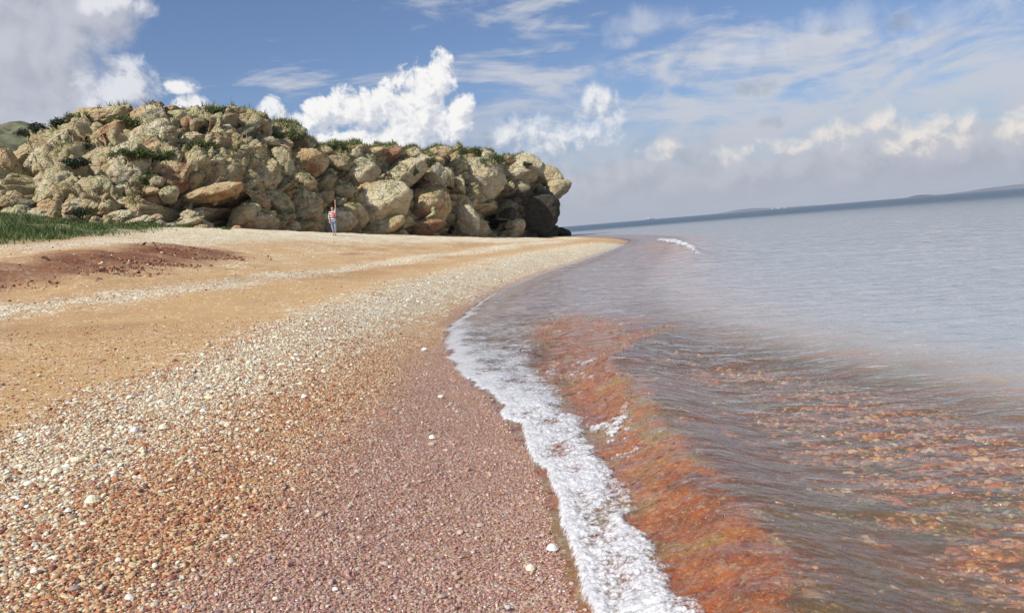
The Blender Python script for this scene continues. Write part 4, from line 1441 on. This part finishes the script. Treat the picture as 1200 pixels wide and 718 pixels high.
def leaf_mat(name, c1, c2, c3):
    m, t = new_mat(name)
    pos = t.add('ShaderNodeNewGeometry').outputs['Position']
    a = t.attr('leafy').outputs['Fac']
    col_ = t.mix(t.ss(a, .15, .75), c1, c2)
    col_ = t.mix(t.ss(a, .82, .95), col_, c3)
    b = t.add('ShaderNodeBsdfPrincipled', {'Base Color': col_, 'Roughness': .6})
    tl = t.add('ShaderNodeBsdfTranslucent', {0: col_})
    finish(t, t.add('ShaderNodeMixShader', {0: .25, 1: b, 2: tl}))
    return m


M['leaf'] = leaf_mat('shrub_leaf', (.055, .085, .022), (.13, .17, .05), (.24, .23, .09))
M['leaf_dark'] = leaf_mat('dark_shrub_leaf', (.020, .032, .018), (.045, .065, .03), (.09, .11, .05))
M['grassblade'] = leaf_mat('grass_blade', (.085, .115, .03), (.17, .19, .055), (.36, .28, .12))
M['scrubblade'] = leaf_mat('scrub_blade', (.055, .095, .022), (.13, .19, .05), (.30, .29, .12))
M['stem'] = simple_mat('shrub_stem', (.11, .075, .045))


def leaves(P, size, seed):
    """small leaf quads at P"""
    r = np.random.default_rng(seed)
    n = len(P)
    a = r.normal(size=(n, 3))
    a /= np.linalg.norm(a, axis=1)[:, None]
    b = np.cross(a, r.normal(size=(n, 3)))
    b /= np.linalg.norm(b, axis=1)[:, None]
    s_ = size * r.uniform(.5, 1.2, n)[:, None]
    V = np.stack([P - a * s_, P - b * s_ * .42, P + a * s_, P + b * s_ * .42], 1).reshape(-1, 3)
    F = np.arange(4 * n).reshape(n, 4)
    return V, F, np.repeat(r.random(n), 4)


def shrub(px, py, wd, ht, label, mat_='leaf', group='shrubs', Y=None, dens=1.0):
    if Y is None:
        h = None
        for q_ in range(0, 26, 2):
            h = hit(px, py + q_)
            if h is not None:
                py = py + q_ + (1 if q_ else 0)
                break
        if h is None:
            h = at_y(px, py, face_depth(px, max(py, 120)))
        Y = h[1]
    k = Y / FPX
    rx, rz = wd * .5 * k, ht * .5 * k
    c = at_y(px, py + ht * .45, Y)
    root = empty('shrub', tuple(c))
    seed = int(px * 7 + py)
    r = np.random.default_rng(seed)
    # clumps of leaves round a few limbs
    nc = max(6, int(wd * .5))
    C_ = np.stack([r.uniform(-1, 1, nc) * rx * .85, r.uniform(-.6, .6, nc) * rx, r.uniform(.25, 1.5, nc) * rz], 1)
    C_[:, 2] *= (1 - .45 * (C_[:, 0] / rx) ** 2)
    n = int(170 * dens)
    cr = (.30 * math.sqrt(rx * rz) + .08)
    P = np.vstack([q + r.normal(0, cr * .55, (n, 3)) * np.array([1.2, 1, .8]) for q in C_])
    V, F, a = leaves(P, .07 + .02 * rx, seed)
    mesh_np('foliage', V, F, M[mat_], root, smooth=False, attrs=dict(leafy=a))
    # limbs
    VV, FF, o_ = [], [], 0
    for q in C_:
        b0 = np.array([q[0] * .15, q[1] * .15, -.25])
        for kk, (pt, rad) in enumerate(((b0, .05), (q, .015))):
            for j in range(5):
                an = j * 2 * math.pi / 5
                VV.append(pt + np.array([math.cos(an) * rad, math.sin(an) * rad, 0]))
        for j in range(5):
            FF.append((o_ + j, o_ + (j + 1) % 5, o_ + 5 + (j + 1) % 5, o_ + 5 + j))
        o_ += 10
    mesh_np('stem', np.array(VV), np.array(FF), M['stem'], root)
    tag(root, label, 'shrub', group)
    return root


for a in [
    (42, 149, 34, 13, 'dark blackish green shrub on the skyline at the far left end of the rocks', 'leaf_dark'),
    (72, 141, 26, 9, 'low dark green shrub on the skyline between the dark shrub and the reddish summit rock', 'leaf_dark'),
    (92, 138, 34, 11, 'green shrub spread just below the reddish summit rock', 'leaf'),
    (148, 142, 30, 11, 'green shrub on the slope right of the reddish summit rock', 'leaf'),
    (104, 176, 14, 26, 'dark shrub filling the upright gap beside the big orange boulder', 'leaf_dark'),
    (86, 190, 34, 9, 'low dark shrub in the hollow under the long pale slab at left', 'leaf_dark'),
    (152, 180, 42, 10, 'long low shrub on the ledge below the big orange boulder', 'leaf'),
    (190, 182, 36, 12, 'green shrub beneath the round boulder with the hollow face', 'leaf'),
    (238, 172, 34, 13, 'rounded green shrub in the gully left of centre of the rock hill', 'leaf'),
    (243, 152, 12, 18, 'narrow dark shrub standing in the upper gully', 'leaf_dark'),
    (214, 144, 10, 10, 'small shrub left of the upright pink stone', 'leaf'),
    (172, 208, 18, 22, 'grey green bush hanging in the dark cleft of the left rock face', 'leaf'),
    (250, 130, 40, 8, 'low shrub along the skyline right of the middle summit', 'leaf'),
    (336, 160, 46, 13, 'green shrub below the rounded right hand summit rock', 'leaf'),
    (388, 172, 34, 8, 'reddish green low shrub at the left start of the grassy plateau', 'leaf'),
    (503, 189, 17, 10, 'round green shrub above the tall pale boulders', 'leaf'),
    (486, 200, 10, 8, 'tiny green shrub on top of the big pale leaning boulder', 'leaf'),
    (540, 178, 46, 9, 'dark green shrub along the plateau edge right of centre', 'leaf'),
    (575, 187, 36, 11, 'green shrub on the plateau edge nearest the point', 'leaf'),
    (556, 171, 14, 9, 'small upright shrub breaking the plateau skyline', 'leaf_dark'),
    (618, 192, 12, 5, 'small dark shrub behind the top of the point', 'leaf_dark'),
    (95, 248, 11, 13, 'small rounded dark shrub between two pale boulders at the cliff foot', 'leaf_dark', 'shrubs', 45.5),
    (265, 270, 8, 7, 'tiny green shrub on the sand at the mouth of the overhang cave', 'leaf', 'shrubs', 47),
    (320, 246, 16, 10, 'thin green shrub low on the rocks left of the person', 'leaf'),
]:
    shrub(*a)


def blades(P, hgt, wdt, seed, lean=.5):
    r = np.random.default_rng(seed)
    n = len(P)
    an = r.uniform(0, 6.28, n)
    h = hgt * r.uniform(.4, 1.2, n)
    w_ = wdt * r.uniform(.6, 1.3, n)
    dx = np.stack([np.cos(an) * w_, np.sin(an) * w_, np.zeros(n)], 1)
    tip = np.stack([r.normal(0, lean, n) * h, r.normal(0, lean, n) * h, h], 1)
    V = np.stack([P - dx, P + dx, P + tip], 1).reshape(-1, 3)
    return V, np.arange(3 * n).reshape(n, 3), np.repeat(r.random(n), 3)


# green scrub on the slope at the left foot of the rocks
n = 260000
x = rng.uniform(-48, -12, n)
y = rng.uniform(18, 54, n)
cbd, _ = poly_dist(x, y, BAND_C)
ns = fbm2(x * .8, y * .8, 4, 201)
ns2 = fbm2(x * .25, y * .25, 3, 202)
pr = sstep(cbd + ns2 * 2.5, 1.0, 3.0) * sstep(ns, -.25, .0) * (1 - sstep(x, -22, -17)) * in_view(x, y, land(x, y), 120)
kk = rng.random(n) < pr
x, y, ns = x[kk], y[kk], ns[kk]
P = np.stack([x, y, land(x, y) - .02], 1)
hh = (.10 + .26 * sstep(ns, 0, .5)) * (1 + 1.1 * (1 - sstep(proj(np.stack([x, y, land(x, y)], 1))[0], 30, 110)))
V, F, a = blades(P, 1.0, .030, 5, .5)
V = V.reshape(-1, 3, 3)
V[:, 2] = V[:, 0] * .5 + V[:, 1] * .5 + (V[:, 2] - (V[:, 0] + V[:, 1]) * .5) * hh[:, None]
o = mesh_np('scrub', V.reshape(-1, 3), F, M['scrubblade'], smooth=False, attrs=dict(leafy=a))
tag(o, 'dense low green scrub covering the slope at the left foot of the rocks', None, None, 'stuff')

# tawny grass fringe on the plateau
Pg = []
rp = np.random.default_rng(12)
cc2 = np.array(cols, float)
for _ in range(26000):
    px = rp.uniform(325, 612)
    Yt = np.interp(px, cc2[:, 0], cc2[:, 2])
    q0 = at_y(px, np.interp(px, cc2[:, 0], cc2[:, 1]), Yt)
    q0[1] += rp.uniform(-2.5, 9)
    q0[0] += rp.uniform(-.5, .5)
    r_ = BVH.ray_cast(Vector((q0[0], q0[1], 30)), Vector((0, 0, -1)))
    if r_[0] is not None and r_[0].z > q0[2] - 1.8 and vnoise(np.array([[q0[0] * .35, q0[1] * .35, 0]]), 77)[0] > -.45:
        Pg.append(np.array(r_[0]))
for _ in range(9000):
    px = rp.uniform(60, 330)
    py = rp.uniform(122, 185)
    h_ = BVH.ray_cast(Vector((0, 0, CH)), Vector(px_dir(px, py)))
    if h_[0] is not None and h_[1].z > .72 and vnoise(np.array([[h_[0][0] * .5, h_[0][1] * .5, 0]]), 78)[0] > -.1:
        Pg.append(np.array(h_[0]))
Pg = np.array(Pg)
V, F, a = blades(Pg, .48, .035, 6, .35)
Pl = []
for _ in range(16000):
    px = rp.uniform(0, 600)
    py = rp.uniform(120, 262)
    h_ = BVH.ray_cast(Vector((0, 0, CH)), Vector(px_dir(px, py)))
    if h_[0] is None:
        continue
    q = np.array(h_[0])
    up = h_[1].z
    if up > .35 and fbm(np.array([q * .32]), 3, 171)[0] > .20 - .22 * (up > .75):
        Pl.append(q)
Pl = np.array(Pl)
Pl = np.repeat(Pl, 9, axis=0) + np.random.default_rng(8).normal(0, .13, (len(Pl) * 9, 3)) + np.array([0, 0, .08])
Vl, Fl, al_ = leaves(Pl, .075, 88)
o = mesh_np('rock_plants', Vl, Fl, M['leaf'], smooth=False, attrs=dict(leafy=al_))
tag(o, 'low green plants growing in the cracks of the rocks', None, None, 'stuff')
o = mesh_np('grass', V, F, M['grassblade'], smooth=False, attrs=dict(leafy=a))
tag(o, 'tawny and green grass fringing the top of the headland', None, None, 'stuff')

# ------------------------------------------------------------------ the person by the rocks
pbase = at_y(392.5, 276, 47.5)
_bx, _by = pbase[0], pbase[1]
pbase[2] = float(land([_bx], [_by])[0])
person = empty('person', tuple(pbase))
tag(person, 'person in striped top and coral vest standing before the rocks, one arm raised', 'person')


def skel(name, verts, edges, radii, mat_, parent, sub=2):
    me = bpy.data.meshes.new(name)
    me.from_pydata(verts, edges, [])
    o = bpy.data.objects.new(name, me)
    COL.objects.link(o)
    o.parent = parent
    sk = o.modifiers.new('skin', 'SKIN')
    sk.use_smooth_shade = True
    lay = me.skin_vertices[0] if me.skin_vertices else None
    if lay is None:
        import bmesh
        b = bmesh.new()
        b.from_mesh(me)
        b.verts.layers.skin.verify()
        b.to_mesh(me)
        b.free()
        lay = me.skin_vertices[0]
    for i, r_ in enumerate(radii):
        lay.data[i].radius = r_ if isinstance(r_, tuple) else (r_, r_)
        lay.data[i].use_root = (i == 0)
    sb = o.modifiers.new('sub', 'SUBSURF')
    sb.levels = sub
    sb.render_levels = sub
    me.materials.append(mat_)
    return o


M['skin'] = simple_mat('skin', (.56, .30, .22), .5, 30, .05)
M['hair'] = simple_mat('hair', (.20, .07, .035), .5, 60, .3)
M['coral'] = simple_mat('coral_cloth', (.70, .16, .13), .8, 30, .1)
M['denim'] = simple_mat('blue_grey_cloth', (.24, .28, .36), .85, 40, .15)
M['shoe'] = simple_mat('dark_shoe', (.05, .05, .06), .7)
mst, t = new_mat('striped_cloth')
tcs = t.add('ShaderNodeTexCoord').outputs['Object']
zz = t.add('ShaderNodeSeparateXYZ', {0: tcs}).outputs[2]
st = t.m('GREATER_THAN', t.m('FRACT', t.m('MULTIPLY', zz, 9.5)), .5)
finish(t, t.add('ShaderNodeBsdfPrincipled', {'Base Color': t.mix(st, (.80, .80, .80), (.035, .04, .06)), 'Roughness': .8}))
M['stripe'] = mst

# body: pelvis, spine, neck, head, arms (one hanging and bent, one raised), legs
bv = [(0, 0, .90), (0, 0, 1.05), (0, .01, 1.22), (0, .01, 1.36), (0, 0, 1.44), (0, -.01, 1.50), (0, -.02, 1.57), (0, -.01, 1.64),      # 0-7
      (-.16, 0, 1.36), (-.23, 0, 1.12), (-.20, -.12, .92), (-.19, -.16, .86),                                                          # 8-11 hanging arm
      (.16, 0, 1.38), (.20, -.02, 1.62), (.215, -.03, 1.86), (.22, -.03, 1.93),                                                       # 12-15 raised arm
      (-.09, 0, .86), (-.085, -.02, .48), (-.06, .02, .10), (-.06, -.10, .03),                                                         # 16-19
      (.09, 0, .86), (.08, -.01, .48), (.05, .03, .10), (.06, -.10, .03)]                                                             # 20-23
be = [(0, 1), (1, 2), (2, 3), (3, 4), (4, 5), (5, 6), (6, 7), (3, 8), (8, 9), (9, 10), (10, 11), (3, 12), (12, 13), (13, 14), (14, 15), (0, 16), (16, 17), (17, 18), (18, 19), (0, 20), (20, 21), (21, 22), (22, 23)]
br = [(.13, .09), (.11, .08), (.13, .09), (.11, .07), .045, .06, .085, .055, .045, .036, .026, .024, .045, .036, .026, .024, .080, .054, .034, .026, .080, .054, .034, .026]


def hand(wrist, dirv, side):
    global bv, be, br
    d = np.array(dirv, float)
    d /= np.linalg.norm(d)
    s_ = np.array(side, float)
    i0 = len(bv)
    palm = np.array(bv[wrist]) + d * .05
    bv.append(tuple(palm))
    be.append((wrist, i0))
    br.append((.032, .016))
    for q, (off, ln) in enumerate(((-.027, .065), (-.009, .078), (.010, .072), (.028, .055))):
        a_ = palm + s_ * off + d * .03
        b_ = a_ + d * ln * .55 + np.array([0, -.008, 0])
        c_ = b_ + d * ln * .45 + np.array([0, -.016, 0])
        j = len(bv)
        bv += [tuple(a_), tuple(b_), tuple(c_)]
        be += [(i0, j), (j, j + 1), (j + 1, j + 2)]
        br += [.0085, .008, .007]
    j = len(bv)
    a_ = palm - s_ * .032 - d * .015
    b_ = a_ - s_ * .025 + d * .035
    bv += [tuple(a_), tuple(b_)]
    be += [(i0, j), (j, j + 1)]
    br += [.010, .008]


hand(11, (.1, -.35, -.9), (1, 0, 0))
hand(15, (.05, 0, 1), (1, 0, 0))
skel('body', bv, be, br, M['skin'], person)
skel('striped_shirt', [(0, .0, 1.20), (0, 0, 1.02), (0, 0, .84), (0, .01, 1.36), (-.165, 0, 1.365), (-.235, 0, 1.12), (-.205, -.11, .94), (.165, 0, 1.38), (.20, -.02, 1.60)],
     [(0, 1), (1, 2), (0, 3), (3, 4), (4, 5), (5, 6), (3, 7), (7, 8)],
     [(.155, .115), (.15, .11), (.165, .12), (.14, .095), .065, .058, .05, .062, .052], M['stripe'], person)
skel('coral_vest', [(0.02, -.03, 1.18), (0.03, -.03, 1.05), (.02, -.02, 1.36)], [(0, 1), (0, 2)], [(.125, .115), (.115, .11), (.12, .09)], M['coral'], person)
skel('trousers', [(0, 0, .90), (-.09, 0, .84), (-.085, -.02, .48), (-.065, .02, .18), (.09, 0, .84), (.08, -.01, .48), (.055, .03, .18)],
     [(0, 1), (1, 2), (2, 3), (0, 4), (4, 5), (5, 6)], [(.145, .11), .10, .078, .055, .10, .078, .055], M['denim'], person)
skel('hair', [(0, .02, 1.665), (0, .05, 1.60), (0, .06, 1.48), (0, .06, 1.40)], [(0, 1), (1, 2), (2, 3)], [(.075, .07), (.09, .06), (.075, .04), (.05, .025)], M['hair'], person)
for sx_ in (-.06, .06):
    skel('shoe', [(sx_, .03, .045), (sx_, -.06, .035), (sx_, -.13, .03)], [(0, 1), (1, 2)], [(.042, .045), (.045, .035), (.038, .028)], M['shoe'], person)
for sx_ in (-.03, .03):
    D_, F_ = ico(2)
    e_ = mesh_np('eye', D_ * .010 + np.array([sx_, -.100, 1.575]), F_, M['shoe'], person)

# ------------------------------------------------------------------ shells and pale stones one can pick out
def shell_mat(name, c, c2):
    m, t = new_mat(name)
    oc = t.add('ShaderNodeTexCoord').outputs['Object']
    n = t.noise(oc, 60, 4)
    wv = t.add('ShaderNodeTexWave', {'Vector': oc, 'Scale': 26.0, 'Distortion': 1.5})
    cc_ = t.mix(t.ss(n, .35, .65), c, c2)
    finish(t, t.add('ShaderNodeBsdfPrincipled', {'Base Color': cc_, 'Roughness': .42, 'Normal': t.bump(wv.outputs[1], .35, .002)}))
    return m


M['shell'] = shell_mat('cream_shell', (.80, .74, .55), (.66, .58, .38))
M['whiteshell'] = shell_mat('white_shell', (.86, .84, .80), (.74, .71, .66))
M['greyshell'] = shell_mat('grey_shell', (.55, .53, .50), (.42, .40, .38))


def clam(size, seed):
    """a ribbed, domed valve with real thickness"""
    nr, na = 16, 40
    V = []
    for lay in (0, 1):
        for i in range(nr):
            r_ = i / (nr - 1)
            for j in range(na):
                a_ = j / na * 2 * math.pi
                rad = r_ * (1 + .12 * math.cos(a_) - .10 * math.cos(2 * a_)) * (1 + .012 * math.cos(a_ * 18) * r_)
                h_ = .36 * (1 - r_ ** 2.2) + .02 * math.cos(r_ * 26) * (1 - r_)
                x_ = rad * math.cos(a_) * .5 + .12 * (1 - r_)
                y_ = rad * math.sin(a_) * .40
                V.append((x_ * size * (1 - .05 * lay), y_ * size * (1 - .05 * lay), (h_ - lay * .05) * size))
    F = []
    for lay in (0, 1):
        o_ = lay * nr * na
        for i in range(nr - 1):
            for j in range(na):
                q = [o_ + i * na + j, o_ + i * na + (j + 1) % na, o_ + (i + 1) * na + (j + 1) % na, o_ + (i + 1) * na + j]
                F.append(q if lay == 1 else q[::-1])
    for j in range(na):
        a_, b_ = (nr - 1) * na + j, (nr - 1) * na + (j + 1) % na
        F.append([a_, b_, b_ + nr * na, a_ + nr * na])
    return np.array(V), np.array(F)


SHELLS = [
    (110, 588, 19, 'shell', 'clam', 'large cream clam shell lying open side down on the gravel at lower left'),
    (80, 602, 10, 'whiteshell', 'clam', 'small white shell just left of and below the large cream clam'),
    (133, 558, 9, 'whiteshell', 'stone', 'bright white round stone above the large cream clam'),
    (92, 543, 14, 'shell', 'stone', 'cream rounded stone above left of the bright white stone'),
    (68, 555, 13, 'shell', 'clam', 'cream oval shell beside the cream rounded stone'),
    (114, 549, 8, 'greyshell', 'stone', 'small dull greenish stone between the cream and the white stone'),
    (193, 503, 14, 'shell', 'clam', 'cream shell on the pebble bank above the gravel, larger of two together'),
    (157, 505, 11, 'whiteshell', 'clam', 'pale flat shell on the pebble bank left of a cream shell'),
    (239, 484, 9, 'whiteshell', 'clam', 'small white shell highest on the pebble bank'),
    (222, 487, 9, 'shell', 'stone', 'cream stone left of the small white shell on the bank'),
    (357, 467, 8, 'whiteshell', 'clam', 'white shell alone on the orange gravel in the middle of the beach'),
    (498, 411, 8, 'whiteshell', 'stone', 'white stone near the top of the wet pink gravel'),
    (507, 513, 9, 'whiteshell', 'clam', 'white shell in the middle of the wet gravel'),
    (517, 467, 8, 'shell', 'stone', 'yellowish stone on the wet gravel above a white shell'),
    (648, 643, 16, 'whiteshell', 'clam', 'flat white shell on wet gravel close beside the foam'),
    (621, 667, 13, 'shell', 'clam', 'pale tan shell on wet gravel, down left of the flat white shell'),
    (393, 692, 9, 'whiteshell', 'stone', 'small white stone at the bottom edge of the gravel near the middle'),
    (324, 705, 9, 'shell', 'stone', 'cream stone at the very bottom of the gravel'),
    (140, 658, 9, 'whiteshell', 'clam', 'small white shell low on the gravel at left, under the large clam'),
    (595, 712, 10, 'greyshell', 'stone', 'pale grey stone at the bottom edge next to the foam'),
    (42, 640, 10, 'greyshell', 'clam', 'dull grey shell in the gravel near the left edge'),
    (24, 512, 9, 'whiteshell', 'clam', 'white shell at the left edge of the pebble bank'),
]
for i, (px, py, wpx, mt_, kind_, lb) in enumerate(SHELLS):
    p_ = gp(px, py)
    sz = wpx * p_[1] / FPX * 1.05
    if kind_ == 'clam':
        V, F = clam(sz, i)
        o = mesh_np('seashell', V, F, M[mt_])
    else:
        V, F = boulder_np(sz * .5, sz * .38, sz * .30, 900 + i, 3, 8, 5, .7)
        o = mesh_np('pale_stone', V, F, M[mt_])
    zz_ = float(land([p_[0]], [p_[1]])[0])
    o.location = (p_[0], p_[1], zz_ + .004 + (.2 * sz if kind_ != 'clam' else .003))
    o.rotation_euler = (rr.uniform(-.15, .15), rr.uniform(-.15, .15), rr.uniform(-.6, .6) + (0 if i % 2 else math.pi))
    tag(o, lb, 'shell' if kind_ == 'clam' else 'stone')

# ------------------------------------------------------------------ far off: a ship and white houses on the horizon
M['white'] = simple_mat('white_paint', (.8, .8, .78), .6, .2, .03)
M['hull'] = simple_mat('ship_hull', (.10, .11, .14), .6, .2, .05)


def box_np(x0, x1, y0, y1, z0, z1, tp=1.0):
    cx_, cy_ = (x0 + x1) / 2, (y0 + y1) / 2
    V = [(x, y, z0) for x, y in ((x0, y0), (x1, y0), (x1, y1), (x0, y1))]
    V += [(cx_ + (x - cx_) * tp, cy_ + (y - cy_) * tp, z1) for x, y in ((x0, y0), (x1, y0), (x1, y1), (x0, y1))]
    return np.array(V, float), np.array([(0, 3, 2, 1), (4, 5, 6, 7), (0, 1, 5, 4), (1, 2, 6, 5), (2, 3, 7, 6), (3, 0, 4, 7)])


sp_ = at_y(762, 257, 4500)
ship = empty('ship', (sp_[0], sp_[1], 0))
tag(ship, 'tiny grey ship far off on the horizon right of the headland', 'ship')
V = np.array([(-22, 0, 4), (-20, -4, 4), (20, -4, 4), (27, 0, 5), (20, 4, 4), (-20, 4, 4), (-19, 0, -1), (-17, -3, -1), (17, -3, -1), (21, 0, -1), (17, 3, -1), (-17, 3, -1)], float)
F = np.array([(i_, (i_ + 1) % 6, 6 + (i_ + 1) % 6, 6 + i_) for i_ in range(6)] + [(0, 1, 2, 3), (0, 3, 4, 5)])
mesh_np('hull', V, F, M['hull'], ship, smooth=False)
V, F = box_np(-16, -6, -3, 3, 4, 11, .9)
mesh_np('superstructure', V, F, M['white'], ship, smooth=False)
V, F = box_np(4, 4.8, -.4, .4, 4, 15, .5)
mesh_np('mast', V, F, M['hull'], ship, smooth=False)
M['roof'] = simple_mat('grey_roof', (.35, .30, .28), .8, .5, .1)
for i, (px, wd_, ht_, lb) in enumerate([(905, 14, 8, 'leftmost white house of the three on the far shore'), (912, 22, 10, 'widest white house on the far shore, the middle one of three'), (920, 12, 7, 'rightmost white house of the three on the far shore')]):
    q = at_y(px, 244.5, 7400)
    hroot = empty('far_house', (q[0], q[1], -1))
    tag(hroot, lb, 'house', 'white houses on the far shore')
    V, F = box_np(-wd_ / 2, wd_ / 2, -7, 7, -1, ht_)
    mesh_np('wall', V, F, M['white'], hroot, smooth=False)
    V, F = box_np(-wd_ / 2 - 1, wd_ / 2 + 1, -8, 8, ht_, ht_ + 4, .4)
    mesh_np('roof', V, F, M['roof'], hroot, smooth=False)

# ------------------------------------------------------------------ haze over the sea
hm = bpy.data.materials.new('haze')
hm.use_nodes = True
t = NT(hm.node_tree)
t.n.clear()
pv = t.add('ShaderNodeVolumePrincipled', {'Color': (.80, .86, .95), 'Density': 8e-5, 'Anisotropy': .0})
ho = t.add('ShaderNodeOutputMaterial')
t.l.new(pv.outputs[0], ho.inputs['Volume'])
V, F = box_np(-14000, 14000, -3500, 13000, -12, 130)
hz_o = mesh_np('haze', V, F, hm, smooth=False)
tag(hz_o, 'thin sea haze', None, None, 'stuff')
